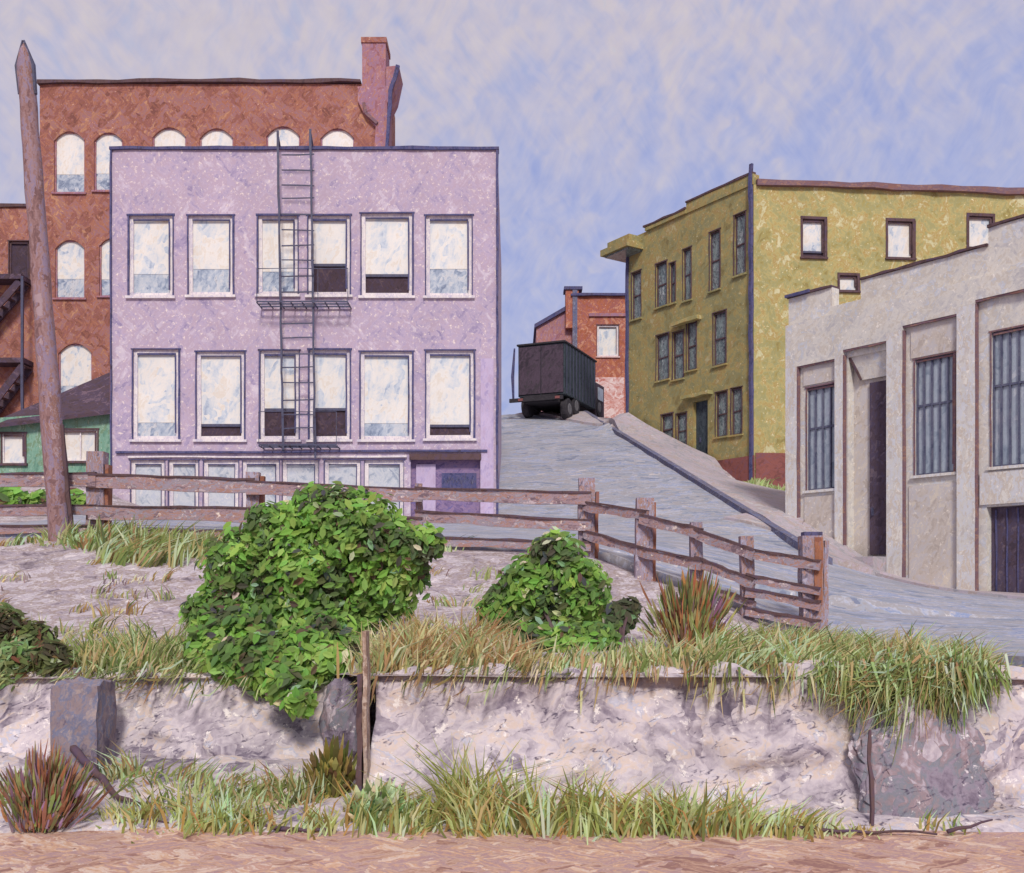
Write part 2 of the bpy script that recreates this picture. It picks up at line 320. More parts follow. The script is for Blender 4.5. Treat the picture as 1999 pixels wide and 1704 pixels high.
def window(W, parent, rect, pane='pane', frame='white_frame', fw=.07, casing='dark_blue', bars=(), sill=True, opened=0.0, set_in=.1, jit=.006, cw=.035, sillmat='white_frame', low=0.0, name='window'):
    """a framed window set in its opening: frame > pane, casing line, sill, dark opened lower sash"""
    u0, u1, z0, z1 = rect; mb = MB(); up = W.n
    def strip(m, ua, za, ub, zb, w, n, t):
        m.bar(W.at(ua, za, n), W.at(ub, zb, n), w, t, up, jit, max(1, int(abs(ub - ua) + abs(zb - za) / .5)))
    n = -set_in
    strip(mb, u0 + fw / 2, z0, u0 + fw / 2, z1, fw, n, .07); strip(mb, u1 - fw / 2, z0, u1 - fw / 2, z1, fw, n, .07)
    strip(mb, u0 + fw, z1 - fw / 2, u1 - fw, z1 - fw / 2, fw, n, .066); strip(mb, u0 + fw, z0 + fw / 2, u1 - fw, z0 + fw / 2, fw, n, .066)
    for k, fpos in bars:      # 'h' or 'v' glazing bars
        if k == 'h': strip(mb, u0 + fw, z0 + (z1 - z0) * fpos, u1 - fw, z0 + (z1 - z0) * fpos, .05, n, .05)
        else: strip(mb, u0 + (u1 - u0) * fpos, z0 + fw, u0 + (u1 - u0) * fpos, z1 - fw, .035, n, .058)
    w = mb.build(name, frame, parent)
    zp = z0 + fw + (z1 - z0 - 2 * fw) * (opened or low)
    m = MB(); W.box(m, u0 + fw * .5, u1 - fw * .5, zp, z1 - fw * .5, -set_in - .05, -set_in - .02); m.build('blind' if low else 'pane', pane, w)
    if low:
        m = MB(); W.box(m, u0 + fw * .5, u1 - fw * .5, z0 + fw * .5, zp - .003, -set_in - .06, -set_in - .03); m.build('pane', 'pane_low', w)
    if opened:
        m = MB(); W.box(m, u0 + fw * .5, u1 - fw * .5, z0 + fw * .5, zp - .05, -set_in - .09, -set_in - .035); m.build('opening', 'void', w)
        m = MB(); W.box(m, u0 + fw, u1 - fw, zp - .048, zp + .03, -set_in - .018, -set_in + .02); m.build('sash', 'iron', w)
    if casing:
        m = MB()
        for (a, b, c, d) in ((u0 - .01, z0, u0 - .01, z1), (u1 + .01, z0, u1 + .01, z1), (u0 - .06, z1 + .012, u1 + .06, z1 + .012), (u0 + fw, z1 - fw - .012, u1 - fw, z1 - fw - .012)):
            strip(m, a, b, c, d, cw * R.uniform(.6, 1.2), .012 if d != z1 - fw - .012 else -set_in + .05, .03)
        strip(m, u1 - fw - .012, z0 + .2, u1 - fw - .012, z1 - fw - .05, cw * .9, -set_in + .045, .02)
        m.build('casing', casing, w)
    if sill:
        m = MB(); strip(m, u0 - .08, z0 - .04, u1 + .08, z0 - .04, .07, .03, .12); m.build('sill', sillmat, w)
    return w

# ------------------------------------------------------------------ terrain
KA, KB = P(1140, 812, 52), P(1590, 1100, 24)       # the kerb line, crest to foot
ctrl = []
def cp(*a):
    for q in a: ctrl.append(P(*q))
for px in (700, 1000, 1300, 1600, 1850): cp((px, 1318, 7.6))
cp((2200, 1335, 7.6), (2600, 1345, 7.6))
for px in (-500, -200, 0, 200, 400, 600): cp((px, 1322, 8.4))
for px in (-400, 0, 300, 600): cp((px, 1268, 9.6))
for px in (800, 1050, 1300): cp((px, 1270, 9.2))
for px in (-300, 0, 300, 600, 900): cp((px, 1205, 11.2))
cp((1150, 1225, 11), (1400, 1262, 11), (1600, 1285, 10.6), (1800, 1300, 9.4))
for px in (-300, 0, 300, 600): cp((px, 1105, 13.8))
cp((900, 1125, 13.6), (1130, 1155, 13.2), (1260, 1185, 12.8))
FENCE = [(-220, 1045, 16.2), (190, 1045, 16), (495, 1052, 16), (820, 1068, 15.8), (1145, 1085, 15.3), (1255, 1130, 14.5), (1360, 1160, 13.9), (1460, 1205, 13.4), (1585, 1250, 13)]
cp(*FENCE)
cp((1700, 1250, 13), (1999, 1305, 10), (1999, 1240, 14), (2300, 1250, 14), (1860, 1165, 24.26), (1730, 1130, 25.65), (1999, 1176, 22.9), (1545, 1018, 28), (2300, 1180, 22), (1640, 1200, 16), (1800, 1190, 18))
for k in range(13): ctrl.append(KA.lerp(KB, k / 12))
for f in (.12, .3, .48, .66, .84):
    a_ = KA.lerp(KB, f); b_ = P(983, 1150 - (a_.z - EZ) * F / a_.y * 1.0 + 12, a_.y); m_ = a_.lerp(b_, .5); ctrl.append(m_); ctrl.append(b_)
cp((980, 815, 52), (1060, 813, 52), (1225, 815, 48), (1225, 814, 45.8), (1100, 1060, 21), (1300, 1075, 20), (1450, 1120, 18.5))
cp((1473, 968, 39.5), (1400, 910, 41), (1530, 975, 38), (2000, 960, 40), (1360, 885, 42.5))
for px in (220, 500, 760): cp((px, 1035, 30))
cp((600, 1050, 22), (200, 1030, 22), (-200, 1030, 22), (900, 1055, 21))
cp((-300, 970, 30), (0, 965, 29.5), (200, 967, 29.5), (-600, 960, 34))
for q in ((-40, 30, 3), (-25, 45, 4.5), (-12, 45, 5), (0, 62, 10.3), (8, 62, 10.3), (0, 110, 8), (30, 60, 7), (35, 40, 4), (-40, 100, 5), (45, 110, 7), (30, 20, 1.0), (-30, 16, 2.4), (-30, 9, .9), (30, 9, .8), (-45, 60, 4.5), (25, 14, .9), (40, 26, 1.2)):
    ctrl.append(Vector(q))
C = np.array([[c.x, c.y, c.z] for c in ctrl])
def phi(dx, dy): return np.sqrt(dx * dx + dy * dy + .16)
n = len(C); A = np.zeros((n + 3, n + 3))
A[:n, :n] = phi(C[:, None, 0] - C[None, :, 0], C[:, None, 1] - C[None, :, 1]) - np.eye(n) * .02
A[:n, n] = 1; A[:n, n + 1] = C[:, 0]; A[:n, n + 2] = C[:, 1]; A[n:, :n] = A[:n, n:].T
wts = np.linalg.solve(A, np.concatenate([C[:, 2], np.zeros(3)]))
def hz(x, y):
    x = np.asarray(x, float); y = np.asarray(y, float)
    return phi(x[..., None] - C[:, 0], y[..., None] - C[:, 1]) @ wts[:n] + wts[n] + wts[n + 1] * x + wts[n + 2] * y
def H(x, y): return float(hz(np.array([x]), np.array([y]))[0])
def yfront(x): return np.where(x > -1.12, 7.5, np.where(x < -1.4, 8.35, 7.5 + (-1.12 - x) / .28 * .85))
def gz(x, y):      # the dirt apron in the foreground
    f = np.clip((np.asarray(y, float) - 6.55) / 1.9, 0, 1); return f * f * (3 - 2 * f) * .27

def sheet(name, mat, X, Y, Z, kind='structure', smooth=True):
    r, c = X.shape; me = bpy.data.meshes.new(name)
    vs = np.stack([X, Y, Z], -1).reshape(-1, 3)
    fs = [(i * c + j, i * c + j + 1, (i + 1) * c + j + 1, (i + 1) * c + j) for i in range(r - 1) for j in range(c - 1)]
    me.from_pydata(vs.tolist(), [], fs)
    for p in me.polygons: p.use_smooth = smooth
    me.materials.append(MATS[mat]); o = bpy.data.objects.new(name, me); col.objects.link(o); o['kind'] = kind; return o

xs = np.concatenate([[-900, -300, -100, -40, -20], np.arange(-10, 10.01, .2), [20, 40, 100, 300, 900]])
ys = np.concatenate([[-300, -60, -10, 0, 3], np.arange(4.5, 9.6, .12), [14, 30, 100, 400, 1500]])
X, Y = np.meshgrid(xs, ys)
Z = gz(X, Y) + np.vectorize(lambda a, b: .025 * mnoise.noise((a * 1.3, b * 1.3, 3)) if abs(a) < 12 and 4 < b < 9.6 else 0)(X, Y)
Z = np.where(Y > 12, -1.0, Z)
sheet('ground', 'dirt', X, Y, Z)

xs = np.arange(-9, 7.01, .1); fr = np.linspace(0, 1, 22)
yf_ = np.array([6.72 + .15 * mnoise.noise((x * 1.1, 0, 4)) + .07 * mnoise.noise((x * 4, 0, 4)) for x in xs]); X = np.tile(xs, (22, 1)); Y = yf_[None, :] + fr[:, None] * (8.75 - yf_[None, :])
Z = gz(X, Y) + .03 + np.vectorize(lambda a, b: .05 * mnoise.noise((a * 2.1, b * 2.1, 7)) + .025 * mnoise.noise((a * 6, b * 6, 7)))(X, Y) * np.minimum(1, fr * 5)[:, None] - .05 * (fr[:, None] == 0)
sheet('ground', 'bank', X, Y, Z)
xs = np.concatenate([np.linspace(-60, -14, 14), np.arange(-13.5, 13.51, .2), np.linspace(14, 60, 14)])
tt = np.concatenate([np.linspace(0, 10, 64), np.linspace(10.5, 50, 60), np.linspace(53, 105, 12)])
X, T = np.meshgrid(xs, tt); Y = yfront(X) + T; Z = hz(X, Y)
Z = Z + np.vectorize(lambda a, b, t_: (.14 * mnoise.noise((a * .9, b * .9, 0)) + .09 * mnoise.noise((a * 2.1, b * 2.1, 5)) + .04 * mnoise.noise((a * 5, b * 5, 2))) if .5 < t_ < 6.5 else 0)(X, Y, T)
sheet('hillside', 'soil', X, Y, Z)

def skirted(name, mat, X, Y, Z):
    X = np.pad(X, 1, 'edge'); Y = np.pad(Y, 1, 'edge'); Z = np.pad(Z, 1, 'edge')
    Z[0] -= .35; Z[-1] -= .35; Z[1:-1, 0] -= .35; Z[1:-1, -1] -= .35
    return sheet(name, mat, X, Y, Z, smooth=False)
def drape(name, mat, rows, lift, cols_=14):
    """rows: list of (xl, xr, y) -> a strip following the hillside"""
    X = np.array([[a + (b - a) * k / cols_ for k in range(cols_ + 1)] for a, b, y in rows]); Y = np.array([[y] * (cols_ + 1) for a, b, y in rows])
    return skirted(name, mat, X, Y, hz(X, Y) + lift)
def kx(y): return KA.x + (KB.x - KA.x) * (52 - y) / 28
def fence_x(y):
    pts = sorted([((p[0] - CX) / F * p[2], p[2]) for p in FENCE], key=lambda q: q[1])
    return np.interp(y, [q[1] for q in pts], [q[0] for q in pts])
rows = []
for y in np.arange(8.8, 100, .4):
    if y < 13: xl = np.interp(y, [8.6, 9.6, 10.6, 12, 13], [4.9, 4.6, 4.4, 4.1, 3.95])
    elif y < 16.5: xl = fence_x(y) + .25 if y < 16 else -9
    elif y < 30: xl = -10 + max(0, y - 24) * 1.0
    else: xl = -.8
    xr = kx(y) if y > 24 else kx(24) + (24 - y) * 2.6
    rows.append((xl, min(xr, 13.5) if y < 58 else kx(58), y))
drape('road', 'road', rows, .13, 30)
rows = [(kx(y) + .16, min(kx(y) + 3.2, 5.0 + (46 - y) * .66) if y > 39 else (9.4 if y > 31 else 7.6 + (y - 27) * .45 if y > 27 else kx(y) + 1.9), y) for y in np.arange(24.2, 57, .5)]
drape('pavement', 'pavement', rows, .25, 8)
mb = MB(); pts = []
for y in np.arange(23.4, 57, .5): pts.append((kx(y), y, KA.z + (KB.z - KA.z) * (52 - y) / 28 if y <= 52 else H(kx(y), y)))
for a, b in zip(pts, pts[1:]):
    mb.hexa([(a[0] - .03, a[1], a[2] - .2), (a[0] + .17, a[1], a[2] - .2), (b[0] + .17, b[1], b[2] - .2), (b[0] - .03, b[1], b[2] - .2),
             (a[0] - .03, a[1], a[2] + .28), (a[0] + .17, a[1], a[2] + .28), (b[0] + .17, b[1], b[2] + .28), (b[0] - .03, b[1], b[2] + .28)])
o = mb.build('kerb', 'kerb'); o['kind'] = 'structure'
# strip of pavement along the grey building
gA, gB = (7.56, 28.0), (10.96, 23.56)
gd = Vector((gB[0] - gA[0], gB[1] - gA[1])).normalized()
Xr, Yr = [], []
for k in np.arange(-1.0, 9.5, .4):
    bx, by = gA[0] + gd.x * k, gA[1] + gd.y * k
    Xr.append([bx - .794 * w for w in np.linspace(-.1, 1.5, 6)]); Yr.append([by - .608 * w for w in np.linspace(-.1, 1.5, 6)])
Xr, Yr = np.array(Xr), np.array(Yr); skirted('pavement', 'pavement', Xr, Yr, hz(Xr, Yr) + .2)

# ------------------------------------------------------------------ retaining walls
def rough_wall(name, label, x0, x1, yb, yt, ztop, mat='bank', seed=0, zb=-.1, dark=None):
    nx, nz = int((x1 - x0) / .055) + 2, 26; V = []
    o = thing(name, label, 'wall', ((x0 + x1) / 2, yb(x0), 0))
    mb = MB(); idx = []
    for i in range(nx):
        x = x0 + (x1 - x0) * i / (nx - 1); row = []; zt = ztop(x) + .13 * mnoise.noise((x * 1.5, 3, seed)) + .07 * mnoise.noise((x * 4, 1, seed)) + .03 * mnoise.noise((x * 10, 1, seed)) + .04
        for k in range(nz):
            f = k / (nz - 1); z = zb + (zt - zb) * f; y = yb(x) + (yt(x) - yb(x)) * f
            d = .24 * mnoise.noise((x * 1.1, z * 2.2, seed)) + .15 * mnoise.noise((x * 3.2, z * 5, seed + 3)) + .045 * mnoise.noise((x * 9, z * 12, seed))
            d += .05 * (abs(mnoise.noise((x * .8 + z * 1.4, z * 3.5 - x * .6, seed + 9))) < .06)
            row.append(mb.vert((x, y + d * (1 - .6 * f), z + .03 * mnoise.noise((x * 2, z * 3, 8)))))
        row.append(mb.vert((x, yt(x) + .25, zt + .0))); row.append(mb.vert((x, yt(x) + .7, ztop(x) - .06))); row.append(mb.vert((x, yt(x) + .8, zb))); idx.append(row)
    for a, b in zip(idx, idx[1:]):
        for k in range(len(a) - 1): mb.f.append([a[k], b[k], b[k + 1], a[k + 1]]); mb.c.append(None)
    mb.f.append(idx[0][:]); mb.f.append(idx[-1][::-1]); mb.c += [None, None]
    mb.build('wall_face', mat, o, smooth=True); return o
wr = rough_wall('retaining_wall', 'pale crumbling retaining wall on the right of the pier, tufts along its foot and grass hanging over it', -1.0, 5.6, lambda x: 6.92 + .12 * mnoise.noise((x * .9, 4, 4)), lambda x: 7.64 + .1 * mnoise.noise((x * 1.2, 0, 9)), lambda x: H(x, 7.6) + .0, seed=2)
wl = rough_wall('retaining_wall', 'pale retaining wall set back behind the dark stone block, left of the pier', -9.5, -1.3, lambda x: 7.9, lambda x: 8.45, lambda x: H(x, 8.42) + .0, seed=11)
# end pier: slender upright at the end of the right-hand wall
o = thing('wall_pier', 'slender upright pier with a painted shaded edge, at the wall end by the big bush', 'pier', (-1.07, 7.1, .1))
b1, t1 = P(716, 1485, 7.05), P(714, 1232, 7.05)
mb = MB(); mb.bar((b1.x, 7.05, .1), (t1.x, 7.08, t1.z), .03, .16, (0, 1, 0), .006, 9); mb.build('pale_face', 'pier_stone', o)
mb = MB(); mb.bar((b1.x - .04, 7.06, .1), (t1.x - .03, 7.1, t1.z - .3), .034, .22, (0, 1, 0), .006, 8); mb.build('shaded_edge', 'dark_brown', o)  # dark strip paints the shaded left side of the pier
# solid dark mass added for the shadow in the recess behind the pier
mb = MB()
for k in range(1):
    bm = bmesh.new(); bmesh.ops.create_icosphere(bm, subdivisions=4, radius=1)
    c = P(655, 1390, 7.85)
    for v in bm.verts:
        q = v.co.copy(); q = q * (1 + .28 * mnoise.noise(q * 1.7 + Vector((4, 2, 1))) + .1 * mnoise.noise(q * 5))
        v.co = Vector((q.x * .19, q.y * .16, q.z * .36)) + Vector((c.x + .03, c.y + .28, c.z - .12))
    me = bpy.data.meshes.new('gap_shade'); bm.to_mesh(me); bm.free(); me.materials.append(MATS['wall_shade'])
    rk = bpy.data.objects.new('gap_shade', me); col.objects.link(rk)
tag(rk, 'dark mauve mass standing for the shadow in the gap behind the slender pier', 'gap_shade')
bm = bmesh.new(); bmesh.ops.create_icosphere(bm, subdivisions=5, radius=1); c = P(1812, 1510, 6.95)  # flattened form added to stand for dark shading on the wall
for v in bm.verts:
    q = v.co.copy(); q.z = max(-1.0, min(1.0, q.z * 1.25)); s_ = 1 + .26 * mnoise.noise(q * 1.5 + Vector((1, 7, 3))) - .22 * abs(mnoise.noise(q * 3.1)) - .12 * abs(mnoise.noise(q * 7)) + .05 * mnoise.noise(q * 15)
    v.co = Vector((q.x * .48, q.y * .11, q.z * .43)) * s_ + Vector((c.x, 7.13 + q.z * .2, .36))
me = bpy.data.meshes.new('wall_shade'); bm.to_mesh(me); bm.free(); me.materials.append(MATS['wall_shade'])
o = bpy.data.objects.new('wall_shade', me); col.objects.link(o)
tag(o, 'large flattish purple grey mass added for dark wall shading under the hanging grass', 'wall_shade')
mb = MB(); a_, b_ = P(1702, 1612, 6.78), P(1697, 1425, 6.95); mb.bar(a_, b_, .03, .03, (0, 1, 0), .008, 6, .6)
tag(mb.build('wooden_stake', 'dark_brown', origin=a_), 'dark narrow upright stake at the left side of the flattish wall shading', 'stake')
# dark stone block in front of the left wall
c0, c1 = P(108, 1480, 7.75), P(200, 1335, 7.75)
bm = bmesh.new(); bmesh.ops.create_cube(bm, size=1); bmesh.ops.subdivide_edges(bm, edges=bm.edges[:], cuts=7, use_grid_fill=True)
for v in bm.verts:
    q = v.co.copy(); r_ = q.normalized() * .6; q = q.lerp(r_, .13)
    q += Vector((mnoise.noise(q * 4), mnoise.noise(q * 4 + Vector((5, 0, 0))), mnoise.noise(q * 4 + Vector((0, 9, 0))))) * .05
    v.co = Vector((q.x * (c1.x - c0.x) + (c0.x + c1.x) / 2, 7.85 + q.y * .38, q.z * (c1.z - c0.z + .15) + (c0.z + c1.z) / 2 - .06))
me = bpy.data.meshes.new('stone_block'); bm.to_mesh(me); bm.free(); me.materials.append(MATS['stone_dark'])
o = bpy.data.objects.new('stone_block', me); col.objects.link(o)
tag(o, 'dark squared stone block with bluish top standing against the left retaining wall', 'stone')

# ------------------------------------------------------------------ lilac building
W = Wall(((218 - CX) / F * 30, 30), ((972 - CX) / F * 30, 30))
root = thing('lilac_building', 'lilac three storey building with a black fire escape ladder down its front', 'building', W.at(W.L / 2, H(-6, 30) - .2))
L1 = [(252, 338, 420, 578), (368, 456, 420, 576), (504, 582, 420, 575), (602, 684, 420, 576), (706, 806, 416, 578), (832, 922, 420, 578)]
L2 = [(260, 350, 682, 858), (384, 478, 686, 858), (508, 584, 684, 858), (604, 684, 682, 858), (704, 806, 686, 858), (832, 926, 684, 856)]
open1 = [0, 0, 0, .38, .24, 0]; open2 = [0, .14, .33, .33, 0, .12]
ws = [W.rect(*q) for q in L1] + [W.rect(*q) for q in L2]
base_x = [(256, 322), (330, 388), (398, 466), (474, 546), (552, 622), (634, 704), (712, 788)]
bws = [W.rect(a, b, 898, 1030) for a, b in base_x]; ent = W.rect(802, 938, 893, 1060)
z_lo = H(-6, 30) - 1.5; z_hi = EZ + (HY - 292) / F * 30
mb = MB(); W.front(mb, 0, W.L, z_lo, z_hi, ws + bws + [ent]); W.box(mb, 0.003, W.L - .003, z_lo, z_hi - .003, -11, -.3)
mb.build('wall', 'lilac', root)
for q, o_ in zip(ws, open1 + open2): window(W, root, q, opened=o_, fw=.11, cw=.05, low=0 if o_ else R.uniform(.16, .34))
for q in bws: window(W, root, q, pane='pane_grey', fw=.11, casing='dark_blue', sill=False, cw=.025)
mb = MB(); u0, u1, z0, z1 = ent
W.box(mb, u0, u1, z0, z1, -.28, -.22); e = mb.build('entrance', 'purple_door', root)
r_ = W.rect(862, 930, 922, 952); m = MB(); W.box(m, *r_, -.215, -.17); m.build('sign', 'dark_blue', e)
m = MB(); m.tube([W.at(r_[0] + .08 + (r_[1] - r_[0] - .16) * k / 22, (r_[2] + r_[3]) / 2 + (.1, -.1, .04, -.08, .12, -.02)[k % 6] * R.uniform(.6, 1.2), -.165) for k in range(23)], .012, 5)
m.build('lettering', 'kerb', e)
r_ = W.rect(812, 850, 905, 1050); m = MB(); W.box(m, *r_, -.215, -.16); m.build('door', 'lilac_pale', e)
r_ = W.rect(800, 940, 886, 898); m = MB(); W.box(m, *r_, .0, .07); m.build('lintel', 'dark_brown', e)
m = MB(); m.bar(W.at(.5, EZ + (HY - 892) / F * 30, .02), W.at(W.pu(795), EZ + (HY - 892) / F * 30, .02), .05, .1, W.n, .01, 12); m.build('white_band', 'white_frame', root)
m = MB(); m.bar(W.at(.15, EZ + (HY - 884) / F * 30, .04), W.at(W.L - .3, EZ + (HY - 880) / F * 30, .04), .06, .1, W.n, .012, 16); m.build('string_course', 'dark_blue', root)
m = MB()
m.bar(W.at(-.04, z_hi + .03, -.1), W.at(W.L + .04, z_hi + .03, -.1), .34, .09, (0, 0, 1), .012, 18); m.build('roof_coping', 'dark_blue', root)
m = MB(); m.bar(W.at(W.L - .01, z_lo + 1, .035), W.at(W.L - .01, z_hi, .035), .07, .07, W.n, .012, 20); m.build('drainpipe', 'dark_blue', root)
m = MB(); m.bar(W.at(.0, z_lo + 1, .035), W.at(.0, z_hi, .035), .05, .05, W.n, .012, 20); m.build('drainpipe', 'dark_blue', root)
m = MB(); W.box(m, W.L - .5, W.L - .12, z_lo + 1, EZ + (HY - 700) / F * 30, 0, .03); m.build('corner_board', 'lilac_pale', root)
# fire escape: part, with rails, rungs and platforms
fe = MB(); nl = .42
ul, ur = W.pu(558), W.pu(618)
zt, zb_ = EZ + (HY - 268) / F * 30, EZ + (HY - 885) / F * 30
fe.bar(W.at(W.pu(549), zt, nl), W.at(ul + .02, zb_, nl), .06, .045, W.n, .012, 20); fe.bar(W.at(W.pu(612), zt + .05, nl), W.at(ur + .05, zb_ - .2, nl), .06, .045, W.n, .012, 20)
fo = fe.build('fire_escape', 'iron', root)
m = MB()
for k in range(20):
    py = 312 + k * 29.5 + R.uniform(-3, 3); z_ = EZ + (HY - py) / F * 30
    m.bar(W.at(ul - .02, z_, nl), W.at(ur + .02, z_ + R.uniform(-.03, .03), nl), .03, .03, W.n, .006, 2)
m.build('rungs', 'iron', fo)
for (xa, xb, py) in ((512, 686, 600), (516, 664, 874)):
    m = MB(); z_ = EZ + (HY - py) / F * 30
    for nn in (.1, .36, .62): m.bar(W.at(W.pu(xa), z_, nn), W.at(W.pu(xb), z_, nn), .035, .04, (0, 0, 1), .006, 5)
    for k in range(9):
        uu = W.pu(xa) + (W.pu(xb) - W.pu(xa)) * k / 8; m.bar(W.at(uu, z_ - .03, .0), W.at(uu, z_ - .03, .64), .03, .025)
    m.build('platform', 'iron', fo)
    m = MB(); zr = z_ + .95
    for uu in (W.pu(xa), W.pu((xa + xb) / 2 + 30), W.pu(xb)): m.bar(W.at(uu, z_, .62), W.at(uu, zr, .62), .018, .018, W.n, .004, 3)
    m.bar(W.at(W.pu(xa), zr, .62), W.at(W.pu(xb), zr, .62), .02, .02, (0, 0, 1), .006, 5)
    m.build('railing', 'iron', fo)
for xx in (548, 612):
    m = MB(); m.bar(W.at(W.pu(xx), zt, nl), W.at(W.pu(xx), zt - .5, -.2), .04, .04); m.build('roof_bracket', 'iron', fo)

# ------------------------------------------------------------------ tall red brick building behind
d = 42.5
W = Wall(((78 - CX) / F * d, d), ((756 - CX) / F * d, d))
root = thing('red_building', 'tall red brick building with arched windows and a corner chimney, behind the lilac one', 'building', W.at(W.L / 2, 3.0))
A4 = [(106, 166, 256, 376), (184, 240, 258, 372), (298, 364, 248, 370), (390, 456, 250, 370), (520, 586, 246, 370), (626, 692, 250, 370)]
A3 = [(108, 166, 468, 582), (194, 246, 464, 578)]; A2 = [(114, 180, 670, 796)]
ws = [W.rect(*q) for q in A4 + A3 + A2]; zt = EZ + (HY - 164) / F * d
mb = MB(); W.front(mb, 0, W.L, 2.5, zt, ws, arch=ws); W.box(mb, .003, W.L - .003, 2.5, zt - .003, -3, -.3); mb.build('wall', 'brick_red', root)
for q in ws: window(W, root, q, frame='brick_mauve', casing=None, fw=.06, sillmat='brick_mauve', low=R.uniform(.2, .35))
m = MB(); m.bar(W.at(-.05, zt + .06, -.1), W.at(W.pu(705), zt + .1, -.1), .5, .14, (0, 0, 1), .03, 16); m.build('roof_coping', 'dark_brown', root)
m = MB(); pts = [(700, 172), (755, 172), (755, 134), (780, 131), (770, 178), (757, 205), (757, 330), (730, 330), (735, 250), (712, 225), (700, 200)]
m.prism([W.at(*W.uz(*p), .16) for p in pts], -W.n * 1.6); ch = m.build('chimney', 'brick_mauve', root)
m = MB(); u0, u1, z0, z1 = W.rect(708, 754, 86, 172); W.box(m, u0, u1, z0 - .05, z1, -1.2, .1); m.build('stack', 'brick_mauve', ch)
m = MB(); W.box(m, u0 - .04, u1 + .04, z1, z1 + .22, -1.25, .15); m.build('cap', 'brick_red', ch)
m = MB(); p0, p1, p2 = W.uz(779, 134), W.uz(764, 185), W.uz(756, 320)
m.bar(W.at(*p0, .24), W.at(*p1, .24), .16, .12, W.n, .02, 4); m.bar(W.at(*p1, .24), W.at(*p2, .24), .14, .12, W.n, .02, 5); m.build('downpipe', 'dark_blue', ch)
m = MB(); p0, p1, p2 = W.uz(712, 205), W.uz(716, 225), W.uz(738, 245)
m.bar(W.at(*p0, .2), W.at(*p1, .2), .12, .1, W.n); m.bar(W.at(*p1, .2), W.at(*p2, .2), .12, .1, W.n); m.build('moulding', 'rust_edge', ch)

# lower red building at the left edge with a zigzag stair
d = 42.6
W = Wall(((-420 - CX) / F * d, d), ((77 - CX) / F * d, d))
root = thing('brick_building', 'lower red brick building with dark zigzag outside stairs, at the left edge behind the pole', 'building', W.at(W.L / 2, 3.0))
dw = W.rect(18, 58, 470, 545); zt = EZ + (HY - 405) / F * d
dw2 = W.rect(-120, -70, 470, 560)
mb = MB(); W.front(mb, 0, W.L, 2.5, zt, [dw, dw2]); W.box(mb, .003, W.L - .003, 2.5, zt - .003, -3.2, -.3); mb.build('wall', 'brick_red', root)
window(W, root, dw, pane='void', frame='dark_brown', casing='dark_brown', sill=False); window(W, root, dw2, pane='void', frame='dark_brown', casing='dark_brown')
m = MB(); m.bar(W.at(-.05, zt + .06, -.1), W.at(W.L + .05, zt + .06, -.1), .4, .13, (0, 0, 1), .02, 12); m.build('roof_coping', 'dark_brown', root)
so_ = None
for (xa, xb, py) in ((-200, 62, 552), (-200, 66, 712)):
    st = MB(); z_ = EZ + (HY - py) / F * d; st.hexa([W.at(W.pu(xa), z_ - .1, .9), W.at(W.pu(xb), z_ - .1, .9), W.at(W.pu(xb), z_ - .1, 0), W.at(W.pu(xa), z_ - .1, 0), W.at(W.pu(xa), z_ + .1, .9), W.at(W.pu(xb), z_ + .1, .9), W.at(W.pu(xb), z_ + .1, 0), W.at(W.pu(xa), z_ + .1, 0)])
    so_ = so_ and (st.build('landing', 'dark_roof', so_), so_)[1] or st.build('outside_stairs', 'dark_roof', root)
for (a, b) in (((56, 560), (-75, 712)), ((62, 722), (-50, 872))):
    for nn in (.15, .8):
        m = MB(); m.bar(W.at(*W.uz(*a), nn), W.at(*W.uz(*b), nn), .28, .07, W.n, .02, 6); m.build('stringer', 'dark_roof', so_)
    m = MB()
    for k in range(11):
        f = k / 10; uu, zz = W.uz(a[0] + (b[0] - a[0]) * f, a[1] + (b[1] - a[1]) * f); m.bar(W.at(uu, zz, .16), W.at(uu, zz, .79), .22, .04)
    m.build('treads', 'dark_brown', so_)
m = MB()
for px in (64,): m.bar(W.at(W.pu(px), 3, .88), W.at(W.pu(px), EZ + (HY - 552) / F * d, .88), .1, .1, W.n, .01, 8)
m.build('post', 'iron', so_)

# green shed
d = 30.4
W = Wall(((-260 - CX) / F * d, d), ((216 - CX) / F * d, d))
root = thing('green_shed', 'green painted wooden shed with small white windows and a dark sloping roof', 'shed', W.at(W.L / 2, H(-14, 30)))
sw = [W.rect(4, 50, 846, 904), W.rect(122, 191, 838, 900), W.rect(-110, -60, 846, 904)]
zb_ = H(-14, 30) - .5; zt = EZ + (HY - 806) / F * d
mb = MB(); W.front(mb, 0, W.L, zb_, zt - .4, sw); W.box(mb, .003, W.L - .003, zb_, zt - .4, -4, -.3)
pts = [W.at(0, zt - .4), W.at(W.L, zt - .4), W.at(W.L, zt + .1), W.at(W.L * .8, zt - .02), W.at(0, zt - .399)]
mb.prism(pts, -W.n * .28); mb.build('wall', 'green_wood', root)
for q, b_ in zip(sw, ((), (('v', .5),), ())): window(W, root, q, fw=.05, frame='white_frame', casing='dark_brown', sillmat='dark_brown', bars=b_, set_in=.06, cw=.06)
e1, e2, t2, t1 = P(-30, 838, 30.1), P(215, 808, 30.1), P(215, 734, 31.8), P(-40, 842, 31.8)
m = MB(); m.prism([e1, e2, t2, t1], Vector((0, 0, .12))); m.build('roof', 'dark_roof', root)

